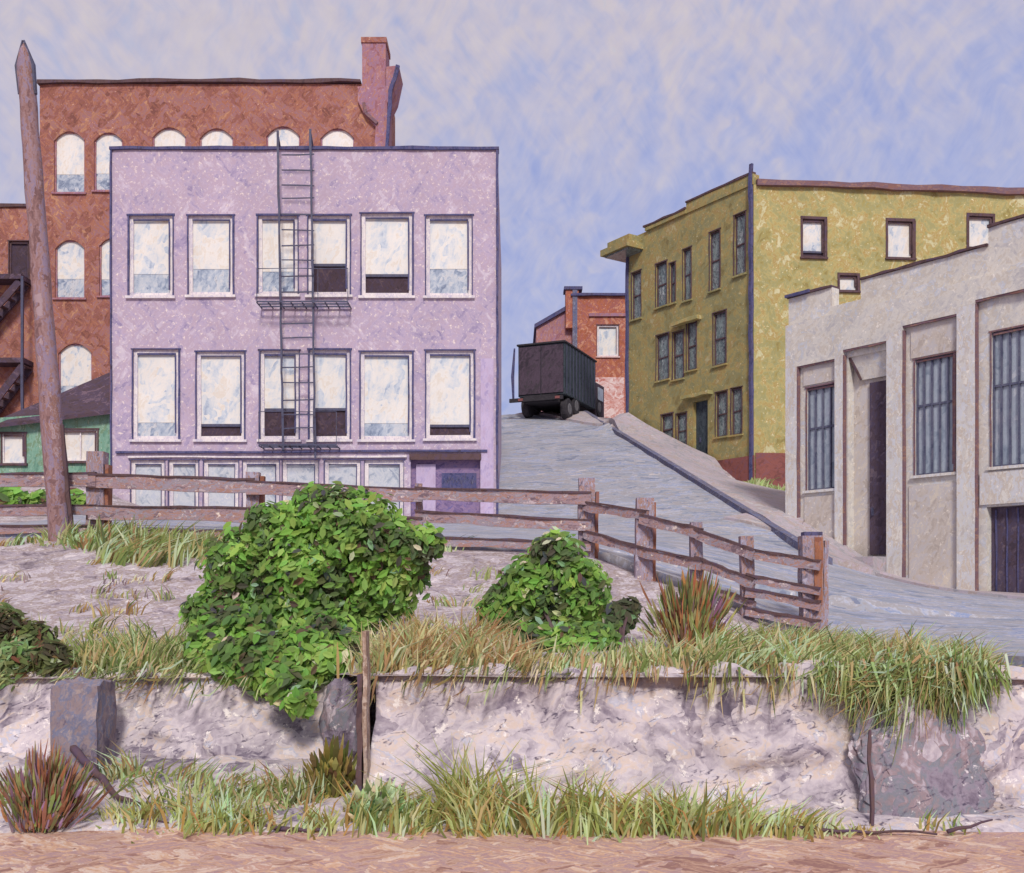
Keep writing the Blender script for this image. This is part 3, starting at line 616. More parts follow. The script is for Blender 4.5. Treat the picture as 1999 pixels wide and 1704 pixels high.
# ------------------------------------------------------------------ ochre corner building
dA = 39.7; dB = 46.0
Ap, Bp = ((1472 - CX) / F * dA, dA), ((1225 - CX) / F * dB, dB); Cp = (26.0, 41.3)
WL = Wall(Bp, Ap); WR = Wall(Ap, Cp)
root = thing('ochre_building', 'ochre yellow three storey corner building with maroon foot and overhanging cornice, on the hill road', 'building', (Ap[0], Ap[1], H(*Ap)))
zt = EZ + (HY - 360) / F * dA; zlo = 2.5
lw = [(1234, 1252, 530, 622), (1281, 1302, 512, 598), (1308, 1319, 512, 592), (1334, 1350, 484, 586), (1386, 1406, 450, 566), (1434, 1456, 416, 536), (1282, 1306, 652, 742), (1314, 1335, 646, 740), (1341, 1360, 628, 722), (1393, 1418, 608, 712),
      (1292, 1314, 808, 868), (1321, 1341, 806, 876), (1398, 1420, 764, 852), (1428, 1449, 756, 848)]
dr = (1354, 1382, 782, 905)
rl = [WL.rect(*q) for q in lw]; rd = WL.rect(*dr)
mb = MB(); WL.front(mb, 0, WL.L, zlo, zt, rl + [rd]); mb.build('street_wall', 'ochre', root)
rw = [(1566, 1612, 426, 502), (1732, 1784, 430, 504), (1890, 1940, 420, 484), (1638, 1676, 536, 568)]
rr = [WR.rect(*q) for q in rw]
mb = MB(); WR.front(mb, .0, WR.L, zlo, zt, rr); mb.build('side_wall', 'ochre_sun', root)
m = MB(); far = Vector((4, 14, 0))
i0 = [WL.at(0.2, zlo, -.3), WL.at(WL.L - .35, zlo, -.3), WR.at(WR.L, zlo, -.3), WR.at(WR.L, zlo, -10), WL.at(.2, zlo, -14)]
m.prism(i0, Vector((0, 0, zt - zlo - .15))); m.build('rear_block', 'ochre', root)
for q in rl: window(WL, root, q, pane='pane_slit', frame='dark_brown', casing='dark_brown', fw=.05, sillmat='ochre', sill=True, cw=.04, bars=(('h', .5),), jit=.01)
for q in rr: window(WR, root, q, pane='pane', frame='dark_brown', casing='dark_brown', fw=.07, sillmat='dark_brown', opened=.12 if q is rr[0] else 0, cw=.12)
m = MB(); WL.box(m, rd[0], rd[1], rd[2], rd[3], -.24, -.16); dd = m.build('door', 'truck_side', root)
m = MB(); WL.box(m, rd[0] + .25, rd[0] + .3, rd[2] + .9, rd[2] + 1.1, -.16, -.1); m.build('handle', 'iron', dd)
for (x0, x1, y0, y1) in ((1318, 1370, 636, 628), (1338, 1392, 778, 770)):
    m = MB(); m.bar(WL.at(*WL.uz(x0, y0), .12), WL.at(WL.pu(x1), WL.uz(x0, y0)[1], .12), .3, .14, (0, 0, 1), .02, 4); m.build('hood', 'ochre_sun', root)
zb1 = EZ + (HY - 884) / F * dA
m = MB(); WL.box(m, WL.pu(1392), WL.L + .05, zlo, zb1 - .1, .003, .06); m.build('foundation', 'maroon', root)
m = MB(); WR.box(m, .06, WR.L, zlo, zb1, .003, .06); m.build('foundation', 'maroon', root)
m = MB(); WL.box(m, -.75, 1.1, zt - .72, zt - .45, -1.3, .95); WL.box(m, -.55, .95, zt - .45, zt - .12, -1.2, .7); m.build('cornice', 'ochre', root)
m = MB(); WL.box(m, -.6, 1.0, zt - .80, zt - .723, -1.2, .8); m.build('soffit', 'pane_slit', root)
m = MB(); WL.box(m, 1.3, WL.pu(1342), zt, zt + .16, -.3, .1); WL.box(m, WL.pu(1342), WL.L, zt, zt + .42, -.3, .06); m.build('parapet', 'ochre', root)
m = MB(); m.bar(WL.at(1.2, zt + .2, .03), WL.at(WL.pu(1342), zt + .2, .03), .2, .08, (0, 0, 1), .02, 4); m.bar(WL.at(WL.pu(1342), zt + .46, .0), WL.at(WL.L, zt + .46, .0), .2, .08, (0, 0, 1), .02, 5); m.build('roof_edge', 'dark_brown', root)
m = MB(); m.bar(WR.at(.1, zt + .08, .0), WR.at(WR.L, zt + .08, .0), .4, .2, (0, 0, 1), .04, 18); m.build('roof_edge', 'rust_edge', root)
m = MB(); m.bar(WL.at(WL.L - .08, H(*Ap) - .4, .07), WL.at(WL.L - .08, zt + .8, .07), .13, .12, WL.n, .02, 24); m.build('corner_drainpipe', 'dark_blue', root)
m = MB(); m.bar(WL.at(.05, zlo + 3, .05), WL.at(.05, zt - .8, .05), .12, .1, WL.n, .02, 16); m.build('corner_drainpipe', 'dark_blue', root)

# ------------------------------------------------------------------ grey stucco building
W = Wall(gA, (gA[0] + gd.x * 8.6, gA[1] + gd.y * 8.6))
root = thing('grey_building', 'pale grey stucco building with pilasters, tall barred windows and dark doorways, at the right edge', 'building', W.at(4, H(10, 25)))
e = EZ; zw = e + 7.42; zt = e + 7.93; zlo = -.6
w1, w2, w3 = W.rect(1576, 1634, 752, 955), W.rect(1787, 1864, 695, 925), W.rect(1936, 2022, 640, 908)
drr = W.rect(1656, 1734, 690, 1088); ga = W.rect(1927, 2036, 986, 1185)
mb = MB(); W.front(mb, 0, W.L, zlo, zw, [w1, w2, w3, drr, ga]); W.box(mb, .003, W.L - .003, zlo, zw - .003, -9, -.3); mb.build('wall', 'stucco', root)
for (a, b, top) in ((1531, 1562, 6.0), (1636, 1652, 6.05), (1737, 1768, 6.35), (1874, 1910, 6.6), (2044, 2080, 6.8)):
    u0, u1 = max(0.0, W.pu(a)), W.pu(b); m = MB(); W.box(m, u0 - .002, u1, zlo, e + top, .002, .14); p_ = m.build('pilaster', 'stucco_trim', root)
    m = MB(); m.bar(W.at(u1 + .012, zlo + .6, .075), W.at(u1 + .012, e + top, .075), .02, .13, W.n, .005, 12); m.build('edge_line', 'rust_edge', p_)
tops = [(1562, 1636, 6.0), (1652, 1737, 6.18), (1768, 1874, 6.46), (1910, 2044, 6.68)]
m = MB()
for k, (a, b, tp) in enumerate(tops):
    W.box(m, W.pu(a) - .001, W.pu(b) + .001, e + tp, zw - .25, .0, .138)
for (a, b, tp) in ((1531, 1562, 6.0), (1636, 1652, 6.05), (1737, 1768, 6.35), (1874, 1910, 6.6), (2044, 2080, 6.8)):
    W.box(m, max(0, W.pu(a)), W.pu(b), e + tp + .002, zw - .25, .0, .1385)
m.build('frieze', 'stucco', root)
m = MB()
for (a, b, tp) in tops: m.bar(W.at(W.pu(a), e + tp - .02, .1), W.at(W.pu(b), e + tp - .02, .1), .05, .05, W.n, .012, 5)
m.build('frieze_edge', 'rust_edge', root)
un0, un1, ur_ = W.pu(1625), W.pu(1681), W.pu(1930)
m = MB(); W.box(m, 0, un0, zw, zt, -.3, .0); W.box(m, un1, ur_, zw, zt - .03, -.3, .0); W.box(m, ur_, W.L, zw, zt + .38, -.3, .0); m.build('parapet', 'stucco', root)
m = MB(); m.bar(W.at(-.03, zt + .03, -.12), W.at(un0, zt + .03, -.12), .36, .06, (0, 0, 1), .012, 5); m.bar(W.at(un1, zt, -.12), W.at(ur_, zt, -.12), .36, .06, (0, 0, 1), .015, 10); m.bar(W.at(ur_, zt + .41, -.12), W.at(W.L, zt + .41, -.12), .36, .06, (0, 0, 1), .012, 6); m.build('coping', 'dark_brown', root)
m = MB(); m.bar(W.at(-.05, zt + .05, .08), W.at(W.pu(1584), zt + .05, .08), .06, .08, (0, 0, 1), .006, 4); m.build('flashing', 'dark_blue', root)
for q, bs in ((w1, 3), (w2, 4), (w3, 4)):
    window(W, root, q, pane='pane_dark', frame='frame_grey', casing='rust_edge', fw=.04, bars=[('h', .6)] + [('v', (k + 1) / (bs + 1)) for k in range(bs)], sillmat='stucco_trim', set_in=.08, cw=.04)
for (x0, x1, y0, y1) in ((1570, 1632, 704, 748), (1780, 1868, 618, 692)):
    q = W.rect(x0, x1, y0, y1); m = MB(); W.box(m, *q, .002, .03); m.build('blank_panel', 'stucco_panel', root)
for (x0, x1, y0, y1) in ((1572, 1634, 968, 1100), (1776, 1868, 945, 1150)):
    q = W.rect(x0, x1, y0, y1); m = MB(); W.box(m, q[0], q[1], zlo, q[3], .002, .03); m.build('apron_panel', 'stucco_panel', root)
m = MB(); W.box(m, drr[0], drr[1], drr[2], drr[3], -.285, -.25); rc = m.build('doorway', 'stucco_panel', root)
q = W.rect(1690, 1733, 742, 1082); m = MB(); W.box(m, *q, -.248, -.18); dd = m.build('door', 'door_dark', rc)
m = MB(); W.box(m, q[0] + .08, q[0] + .12, q[2] + 1.0, q[2] + 1.2, -.18, -.13); m.build('handle', 'iron', rc)
pA, pB, pC = W.uz(1652, 695), W.uz(1676, 742), W.uz(1733, 722)
m = MB(); m.prism([W.at(drr[0], drr[3], -.1), W.at(drr[1], drr[3], -.1), W.at(drr[1], pC[1] - .1, -.2), W.at(pB[0], pC[1] - .1, -.2)], W.n * .04); m.build('canopy', 'stucco', rc)
m = MB(); m.bar(W.at(drr[0] + .02, drr[3], -.05), W.at(pB[0], pC[1] - .1, -.12), .05, .05, W.n, .006, 3); m.build('brace', 'dark_brown', rc)
m = MB(); W.box(m, W.pu(1658), W.pu(1736), H(9.4, 25.8) - .5, drr[2] + .0, -.2, .7); m.build('doorstep', 'pavement', rc)
m = MB(); W.box(m, *ga, -.27, -.2); gg = m.build('garage_door', 'door_dark', root)
m = MB()
for k in range(5): uu = ga[0] + (ga[1] - ga[0]) * (k + .5) / 5; m.bar(W.at(uu, ga[2] + .1, -.19), W.at(uu, ga[3] - .05, -.19), .03, .03, W.n, .008, 5)
m.build('boards', 'dark_blue', gg)
q = W.rect(1915, 2040, 918, 982); m = MB(); W.box(m, q[0], q[1], q[2], q[3], .002, .05); m.build('garage_lintel', 'stucco_trim', root)

# ------------------------------------------------------------------ small brick house on the crest
d = 60
W = Wall(((1118 - CX) / F * d, d), ((1260 - CX) / F * d, d))
root = thing('brick_house', 'small orange brick house with a gable and chimney on the crest behind the truck', 'house', W.at(W.L / 2, H(5, 60)))
zlo = H(5, 60) - 1; zt = EZ + (HY - 578) / F * d
q = W.rect(1166, 1208, 634, 696)
mb = MB(); W.front(mb, 0, W.L, zlo, zt, [q]); W.box(mb, .003, W.L - .003, zlo, zt - .003, -6, -.3); mb.build('wall', 'brick_orange', root)
window(W, root, q, frame='white_frame', casing='dark_brown', fw=.12, sillmat='brick_pale')
q2 = W.rect(1140, 1219, 700, 822); m = MB(); W.box(m, q2[0], q2[1], zlo, q2[3] - 1.1, .003, .04); m.build('lower_facing', 'brick_pale', root)
m = MB(); q3 = W.rect(1150, 1230, 612, 618); W.box(m, *q3, .0, .12); m.build('string_course', 'brick_mauve', root)
m = MB(); m.bar(W.at(-.1, zt + .06, 0), W.at(W.L + .1, zt + .06, 0), .4, .14, (0, 0, 1), .02, 6); m.build('coping', 'dark_blue', root)
m = MB(); m.prism([W.at(*W.uz(*p), -.4) for p in ((1048, 636), (1106, 600), (1118, 600), (1118, 840), (1048, 840))], -W.n * 5); gw = m.build('gable_wing', 'brick_mauve', root)
m = MB(); a, b = W.uz(1044, 638), W.uz(1108, 602); m.prism([W.at(a[0], a[1], -.2), W.at(b[0], b[1], -.2), W.at(b[0], b[1] + .25, -.2), W.at(a[0], a[1] + .22, -.2)], -W.n * 5.4); m.build('roof', 'dark_blue', gw)
m = MB(); c_ = W.rect(1105, 1130, 566, 640); W.box(m, c_[0], c_[1], c_[2], c_[3], -.9, .05); ch = m.build('chimney', 'brick_orange', root)
m = MB(); W.box(m, c_[0] - .1, c_[1] + .22, c_[3], c_[3] + .18, -1, .15); m.build('cap', 'dark_blue', ch)
m = MB(); W.box(m, .0, .28, EZ + (HY - 690) / F * d, c_[3], .055, .12); m.build('downpipe', 'kerb', root)

# ------------------------------------------------------------------ truck on the crest
ax = Vector((.389, .921, 0)); bx_ = Vector((-.921, .389, 0)); c0 = Vector((2.52, 49, 0)); e = EZ
root = thing('box_truck', 'dark box truck stopped on the crest of the hill road', 'truck', (2.2, 50.5, H(2.2, 50.5)))
def T(a, b, z): return c0 + ax * a + bx_ * b + Vector((0, 0, z + e))
def tb(mb, a0, a1, b0, b1, z0, z1): mb.hexa([T(a0, b0, z0), T(a1, b0, z0), T(a1, b1, z0), T(a0, b1, z0), T(a0, b0, z1), T(a1, b0, z1), T(a1, b1, z1), T(a0, b1, z1)])
zb_, zt = 9.36, 11.82
m = MB(); tb(m, 0, 4.7, 0, 2.4, zb_, zt); bo = m.build('cargo_box', 'truck_side', root)
m = MB(); tb(m, -.06, -.003, .06, 1.18, zb_ + .08, zt - .08); m.build('rear_door', 'truck_back', root)
m = MB(); tb(m, -.06, -.003, 1.22, 2.34, zb_ + .08, zt - .08); m.build('rear_door', 'truck_back', root)
m = MB(); tb(m, -.1, 4.8, -.05, 2.45, zt, zt + .08); m.build('roof_rim', 'tyre', bo)
m = MB()
for k in range(10): m.bar(T(.25 + k * .47, -.02, zb_ + .05), T(.25 + k * .47, -.02, zt - .05), .035, .03, ax)
m.build('side_ribs', 'iron', bo)
m = MB(); tb(m, 4.9, 6.3, .05, 2.35, zb_ - .35, zb_ + 1.45); cb = m.build('cab', 'truck_back', root)
m = MB(); tb(m, 5.2, 6.0, .0, .045, zb_ + .6, zb_ + 1.25); m.build('side_window', 'pane_dark', cb)
m = MB(); tb(m, -.2, 6.2, .35, 2.05, zb_ - .34, zb_ - .004); m.build('chassis', 'tyre', root)
m = MB(); tb(m, -.32, -.2, .0, 2.75, zb_ - .3, zb_ - .12); m.build('bumper', 'tyre', root)
m = MB(); m.tube([T(-.1, 2.62, zb_ - .15), T(-.1, 2.66, zb_ + 1.0), T(-.1, 2.56, zt - .1)], [.05, .08, .04]); m.build('tarpaulin_pole', 'dark_blue', root)
for a in (.75, 1.75, 5.4):
    for b in (.18, 2.2):
        c = T(a, b, 0); gr = H(c.x, c.y) + .13; r_ = .52; cz = gr + r_
        m = MB(); c.z = cz; rings = []
        for (w, r2) in ((-.17, r_ * .9), (-.12, r_), (.12, r_), (.17, r_ * .9)):
            rings.append([m.vert(c + bx_ * w + ax * math.cos(i * math.pi / 10) * r2 + Vector((0, 0, math.sin(i * math.pi / 10) * r2))) for i in range(20)])
        m._skin(rings); wh = m.build('wheel', 'tyre', root)
        m = MB(); sg = -1 if b < 1 else 1; rings = []
        for (w, r2) in ((.165 * sg, .28), (.19 * sg, .24)):
            rings.append([m.vert(c + bx_ * w + ax * math.cos(i * math.pi / 8) * r2 + Vector((0, 0, math.sin(i * math.pi / 8) * r2))) for i in range(16)])
        m._skin(rings); m.build('rim', 'rim', wh)
for b in (.25, 2.15):
    m = MB(); tb(m, -.35, -.322, b - .12, b + .12, zb_ - .27, zb_ - .15); m.build('tail_lamp', 'maroon', root)

# ------------------------------------------------------------------ fence
root = thing('rail_fence', 'weathered wooden rail fence of uneven posts running down beside the road', 'fence', P(600, 1055, 15.8))
HT = [1.28, 1.3, 1.04, .98, 1.16, 1.14, .98, 1.06, 1.32]
WID = [.2, .27, .2, .1, .24, .24, .16, .17, .27]
bases = []
for (px, py, d), h, w in zip(FENCE, HT, WID):
    b = P(px, py, d); b.z = H(b.x, b.y); bases.append(b)
for k, (b, h, w) in enumerate(zip(bases, HT, WID)):
    m = MB(); m.bar(b + Vector((0, 0, -.35)), b + Vector((R.uniform(-.03, .03), 0, h)), w, w * .8, (0, 1, 0), .008, 7); po = m.build('post', 'wood_post', root)
    if k in (1, 2, 4, 5, 8):
        m = MB(); m.bar(b + Vector((w * .5 + .03, .02, -.3)), b + Vector((w * .5 + .04, .02, h - (.2 if k in (1, 4) else .06))), .055, w * .6, (0, 1, 0), .008, 6); m.build('side_batten', 'wood_rust' if k != 8 else 'wood_post', po)
    if k == 8:
        m = MB(); m.bar(b + Vector((0, 0, h)), b + Vector((0, 0, h + .05)), w * .85, w * .6, (0, 1, 0)); m.build('cap', 'dark_blue', po)
        m = MB(); m.bar(b + Vector((w * .2, -w * .41, .45)), b + Vector((w * .2, -w * .41, h - .02)), .1, .02, (0, 1, 0), .006, 5); m.build('rusty_strip', 'wood_rust', po)
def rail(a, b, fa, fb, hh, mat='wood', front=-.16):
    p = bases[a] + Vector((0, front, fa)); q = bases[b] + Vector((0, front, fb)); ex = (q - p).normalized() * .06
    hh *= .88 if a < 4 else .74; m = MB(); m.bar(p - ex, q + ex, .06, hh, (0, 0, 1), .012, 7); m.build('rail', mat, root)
    m = MB(); m.bar(p - ex + Vector((0, -.015, hh * .5 + .004)), q + ex + Vector((0, -.015, hh * .5 + .004)), .075, .028, (0, 0, 1), .007, 9); m.build('rail_dark_strip', 'dark_brown', root)  # thin dark strip along the top edge of the rail
for a, b, specs in ((0, 1, [(.83, .85, .23), (.36, .38, .17), (.08, .08, .13)]), (1, 2, [(.83, .8, .24), (.34, .36, .24), (.05, .06, .1)]), (2, 3, [(.78, .78, .22), (.32, .34, .22)]),
                    (3, 4, [(.8, .84, .2), (.46, .44, .18), (.08, .14, .14)]), (4, 5, [(.72, .88, .17), (.3, .36, .16)]), (5, 6, [(.82, .82, .17), (.36, .4, .17)]),
                    (6, 7, [(.8, .82, .17), (.42, .45, .16), (.12, .18, .1)]), (7, 8, [(.82, .94, .17), (.5, .62, .12), (.32, .44, .14), (.06, .2, .14)])):
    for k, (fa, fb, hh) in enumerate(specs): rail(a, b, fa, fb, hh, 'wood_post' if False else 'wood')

# ------------------------------------------------------------------ utility pole
pb, pt = P(121, 1040, 15.6), P(47, 84, 15.6); pb.z = H(pb.x, pb.y) - .3
root = thing('utility_pole', 'leaning round wooden pole with a pointed top beside the fence', 'pole', pb)
m = MB(); pts = []; rad = []
for k in range(25):
    f = k / 24; pts.append(pb.lerp(pt, f) + Vector((R.uniform(-.008, .008), 0, 0))); rad.append((.165 - .045 * f) * R.uniform(.96, 1.04))
pts[-1] = pb.lerp(pt, .955); rad[-1] = .125; pts[-2] = pb.lerp(pt, .94); rad[-2] = .128
ptop = pb.lerp(pt, .985); pts += [ptop, pt]; rad += [.075, .012]
m.tube(pts, rad, 12); po = m.build('shaft', 'pole_wood', root, smooth=True)
m = MB(); m.bar(pb + Vector((.2, -.02, .1)), pb.lerp(pt, .26) + Vector((.15, -.02, 0)), .055, .05, (0, 1, 0), .012, 7); m.build('side_strut', 'dark_brown', root)
m = MB(); a = pb.lerp(pt, .9); m.tube([a + Vector((.13, -.02, 0)), pb.lerp(pt, .955) + Vector((.13, -.02, 0)), pt + Vector((.01, -.02, .03))], [.03, .035, .015], 6)
m.tube([a + Vector((-.12, -.02, 0)), pb.lerp(pt, .955) + Vector((-.13, -.02, 0)), pt + Vector((-.01, -.02, .03))], [.02, .028, .015], 6); m.build('metal_cap_edge', 'iron', root)

# ------------------------------------------------------------------ foliage
def jit(c, a, g=1.38): return tuple(min(.9, v * R.uniform(1 - a, 1 + a) * g) for v in lin(c))
def leafdab(mb, c, size, nrm, color, long=1.7):
    a = nrm.cross(Vector((R.uniform(-.9, .3), R.uniform(-1, 1), R.uniform(-.3, .9)))).normalized(); b = nrm.cross(a).normalized()
    a *= size * long / 2; b *= size / 2; k = nrm * size * .15
    mb.face([c - a, c - a * .35 + b + k, c + a * .45 + b * .8 + k, c + a], color); mb.face([c - a, c + a, c + a * .45 - b * .8 + k, c - a * .35 - b + k], color)
GREEN = [(86, 88, 68), (94, 108, 70), (102, 128, 70), (114, 148, 72), (130, 168, 80), (154, 186, 98), (84, 86, 84), (148, 178, 134), (110, 88, 74), (214, 206, 176)]
def bush(name, label, blobs, d, base, n_leaf, size, pal=GREEN, cat='bush', stems=5, dd=1.0, seed=0, long=2.3, bias=0.0, stem_mat='bark', spread=.25):
    b0 = Vector(base); o = thing(name, label, cat, b0); mb = MB(); tot = sum(b_[2] ** 2 for b_ in blobs)
    cs = []
    for (px, py, r, *dp) in blobs:
        d_ = dp[0] if dp else d
        c = P(px, py, d_ + R.uniform(-.15, .15) * (not dp)); rr = r / F * d_; cs.append((c, rr)); cnt = int(n_leaf * r * r / tot)
        for k in range(cnt):
            v = Vector((R.gauss(0, 1), R.gauss(0, 1), R.gauss(0, 1))).normalized(); rad = rr * (R.random() ** .33) * (R.uniform(.85, 1.12) + max(0, R.gauss(-.05, .1)))
            p = c + Vector((v.x, v.y * dd, v.z)) * rad
            f = mnoise.noise(p * (3.3) + Vector((seed, 0, 0))) * 1.05 + mnoise.noise(p * 8 + Vector((0, seed, 0))) * .5 + R.uniform(-.22, .22) + bias
            i = max(0, min(5, int((f + .75) / 1.5 * 6)))
            cc = pal[i] if R.random() > .1 else pal[R.choice((6, 7, 8, 8, 6, 7, len(pal) - 1))]
            nr = (v * .8 + Vector((R.uniform(-.6, .6), R.uniform(-1.4, .0), R.uniform(-.1, .8)))).normalized()
            leafdab(mb, p, size * R.uniform(.5, 1.7), nr, jit(cc, .16, 1.22), long)
    mb.build('crown', 'leaf', o, fix=False)
    for k in range(stems):
        c, rr = cs[k % len(cs)]; m = MB(); q = b0 + Vector((R.uniform(-spread, spread) * .5, R.uniform(-.1, .1), -.12)); mid = q.lerp(c, .5) + Vector((R.uniform(-.1, .1), 0, R.uniform(0, .15)))
        m.tube([q, q.lerp(mid, .5) + Vector((R.uniform(-.03, .03), 0, 0)), mid, c], [.028, .022, .017, .008], 6); m.build('stem', stem_mat, o)
    return o
def base_at(px, d):
    x = (px - CX) / F * d; return (x, d, H(x, d))
bush('green_bush', 'largest bush, a big round green one spilling over the retaining wall beside the pier',
     [(650, 1010, 62), (560, 1060, 78), (700, 1050, 92), (790, 1070, 52), (480, 1110, 82), (600, 1140, 115), (740, 1130, 90), (450, 1200, 72), (560, 1230, 105), (660, 1210, 82), (470, 1262, 74, 8.9), (590, 1290, 66, 8.5), (520, 1295, 62, 8.4), (560, 1340, 44, 8.0), (585, 1368, 30, 7.85), (425, 1265, 46, 8.8), (640, 1250, 60, 8.8), (400, 1200, 44), (415, 1262, 50, 8.7), (455, 1292, 46, 8.45), (640, 1290, 42, 8.4), (830, 1060, 36), (520, 1020, 40), (610, 985, 40), (800, 1120, 38)], 9.6, base_at(560, 9.4), 27000, .036, seed=1, bias=.12)
bush('green_bush', 'medium green bush in front of the fence, below the post where the rails bend down',
     [(1085, 1090, 52), (1040, 1150, 66), (1120, 1150, 66), (1000, 1190, 58), (1080, 1215, 80), (1150, 1210, 54), (1040, 1262, 48, 9.3), (1110, 1268, 48, 9.2), (1165, 1258, 42, 9.3), (970, 1200, 38)], 10.4, base_at(1100, 10.0), 14000, .036, seed=4, bias=.16)
bush('leggy_shrub', 'thin dark shrub on bare stems beside the medium green bush', [(1212, 1205, 30), (1228, 1190, 22), (1200, 1225, 20)], 10.0, base_at(1215, 9.2), 420, .045, seed=5, stems=3, bias=-.25, stem_mat='dark_brown', spread=.1)
bush('weedy_bush', 'loose brown green bush at the left edge above the dark stone block', [(0, 1225, 44), (60, 1262, 50), (-40, 1270, 74), (105, 1288, 34, 8.5), (20, 1305, 46, 8.5), (-100, 1250, 70)], 8.9, base_at(20, 8.9), 7000, .028, seed=7, bias=0, long=3.4,
     pal=[(78, 72, 54), (86, 92, 58), (104, 116, 70), (120, 140, 88), (140, 164, 112), (156, 180, 128), (118, 82, 62), (134, 108, 80), (100, 84, 72), (190, 184, 150)])
bush('hedge_bush', 'low green bush seen behind the left end of the fence', [(-40, 985, 34), (20, 982, 30), (80, 985, 26), (140, 984, 26), (165, 990, 20)], 24, base_at(70, 24), 1500, .12, seed=9, bias=.1)
RED = [(110, 76, 60), (140, 94, 66), (160, 106, 70), (176, 124, 80), (130, 128, 80), (154, 156, 104), (88, 92, 58), (104, 112, 66), (140, 108, 130), (160, 150, 100)]
def spiky(name, label, px, py0, d, wpx, hpx, n_, pal, cat='shrub', w=.016, stems=4, on_ground=False):
    x = (px - CX) / F * d; b0 = Vector((x, d, float(gz(x, d)) if on_ground else H(x, d))); o = thing(name, label, cat, b0); mb = MB()
    hw, hh = wpx / F * d, hpx / F * d
    for k in range(n_):
        a = R.gauss(0, .5); a = max(-1.3, min(1.3, a)); f0 = R.uniform(0, .7)
        top = b0 + Vector((a * hw + R.gauss(.1, .22) * hw, R.uniform(-.15, .15), hh * R.uniform(.55, 1.05) * (1 - .25 * abs(a)))); bot = b0 + Vector((a * hw * .45, R.uniform(-.1, .1), 0))
        p = bot.lerp(top, f0); q = bot.lerp(top, min(1.05, f0 + R.uniform(.2, .5))); ww = w * R.uniform(.6, 1.6)
        s_ = Vector((1, R.uniform(-.7, .7), 0)).normalized() * ww; c = jit(R.choice(pal), .15); mid = p.lerp(q, .5) + Vector((R.uniform(-.01, .01), -.01, 0))
        mb.face([p - s_ * .5, p + s_ * .5, mid + s_, mid - s_], c); mb.face([mid - s_, mid + s_, q + s_ * .15, q - s_ * .15], c)
    mb.build('crown', 'blade', o, fix=False)
    for k in range(stems):
        m = MB(); t_ = b0 + Vector((R.uniform(-.6, .6) * hw, 0, hh * .7)); m.tube([b0 + Vector((R.uniform(-.06, .06), 0, -.08)), b0.lerp(t_, .5), t_], [.016, .012, .005], 6); m.build('stem', 'bark', o)
    return o
spiky('red_shrub', 'rusty red brown spiky shrub in front of the fence between the two right-hand posts', 1345, 1310, 9.6, 74, 160, 1100, RED, w=.01)
spiky('purple_shrub', 'dark reddish purple spiky shrub in the bottom left corner on the dirt', 85, 1640, 6.75, 84, 165, 1300, [(110, 76, 62), (134, 92, 72), (126, 100, 110), (150, 128, 152), (112, 112, 70), (94, 100, 62), (158, 110, 80), (134, 144, 90), (148, 122, 100)], w=.009, on_ground=True)
spiky('dry_shrub', 'small olive shrub standing in the recess left of the pier', 650, 1520, 7.35, 48, 120, 420, [(120, 112, 58), (150, 138, 78), (104, 88, 56), (88, 92, 48)], on_ground=True)
spiky('pale_shrub', 'small pale mint green shrub at the foot of the wall right of the pier', 735, 1545, 6.85, 60, 95, 420, [(168, 184, 140), (130, 152, 104), (104, 128, 80), (190, 198, 160)], on_ground=True)

# ------------------------------------------------------------------ grass (nobody could count the blades)
STRAW = [(176, 162, 116), (194, 184, 142), (160, 134, 90), (142, 112, 76), (206, 200, 164), (170, 144, 106), (164, 172, 126), (140, 146, 100)]
LIME = [(158, 164, 100), (180, 188, 130), (138, 140, 78), (128, 112, 66), (196, 206, 160), (112, 120, 66), (184, 202, 168), (164, 132, 82), (150, 160, 108), (186, 172, 120)]
MIX = [(136, 148, 88), (160, 170, 116), (108, 122, 70), (92, 98, 60), (180, 192, 148), (174, 156, 112), (182, 200, 168), (146, 120, 82), (124, 138, 82)]
def blade(mb, b, h, lean, w, c, droop=0.0, side=None):
    s_ = Vector((1, R.uniform(-.5, .5), 0)).normalized() * w * .5; p0 = b
    p1 = b + Vector((lean[0] * .35, lean[1] * .35, h * .55)); p2 = b + Vector((lean[0], lean[1], h * (1 - droop)))
    mb.face([p0 - s_ * .8, p0 + s_ * .8, p1 + s_, p1 - s_], c); mb.face([p1 - s_, p1 + s_, p2 + s_ * .12, p2 - s_ * .12], c)
def grass(label, spots, pal, w=.0135, dens=1.15):
    """spots: (px, spread px, depth, depth spread, count, height, lean x, terrain fn)"""
    mb = MB()
    for (px, sp, d, ds, cnt, h, lx, fn) in spots:
        ntuft = max(1, int(cnt * dens) // 14)
        for t_ in range(ntuft):
            dd = d + R.uniform(-ds, ds); x = (px + R.uniform(-sp, sp) - CX) / F * dd; hh = h * R.uniform(.4, 1.35); dirx = lx + R.gauss(0, .5); tc_ = R.choice(pal)
            for k in range(14):
                bx0, by0 = x + R.gauss(0, .075), dd + R.gauss(0, .07); z = float(fn(bx0, by0)) - .02
                c = jit(tc_ if R.random() < .45 else R.choice(pal), .12); hb = hh * R.uniform(.5, 1.15)
                blade(mb, Vector((bx0, by0, z)), hb, (dirx * hb + R.gauss(0, .22) * hb, R.uniform(-.25, .15) * hb), w * R.uniform(.6, 1.7), c, abs(dirx) * .25)
    o = mb.build('grass', 'blade', fix=False); tag(o, label, 'grass', kind='stuff'); return o
fg = lambda x, y: gz(x, y)
HH = H
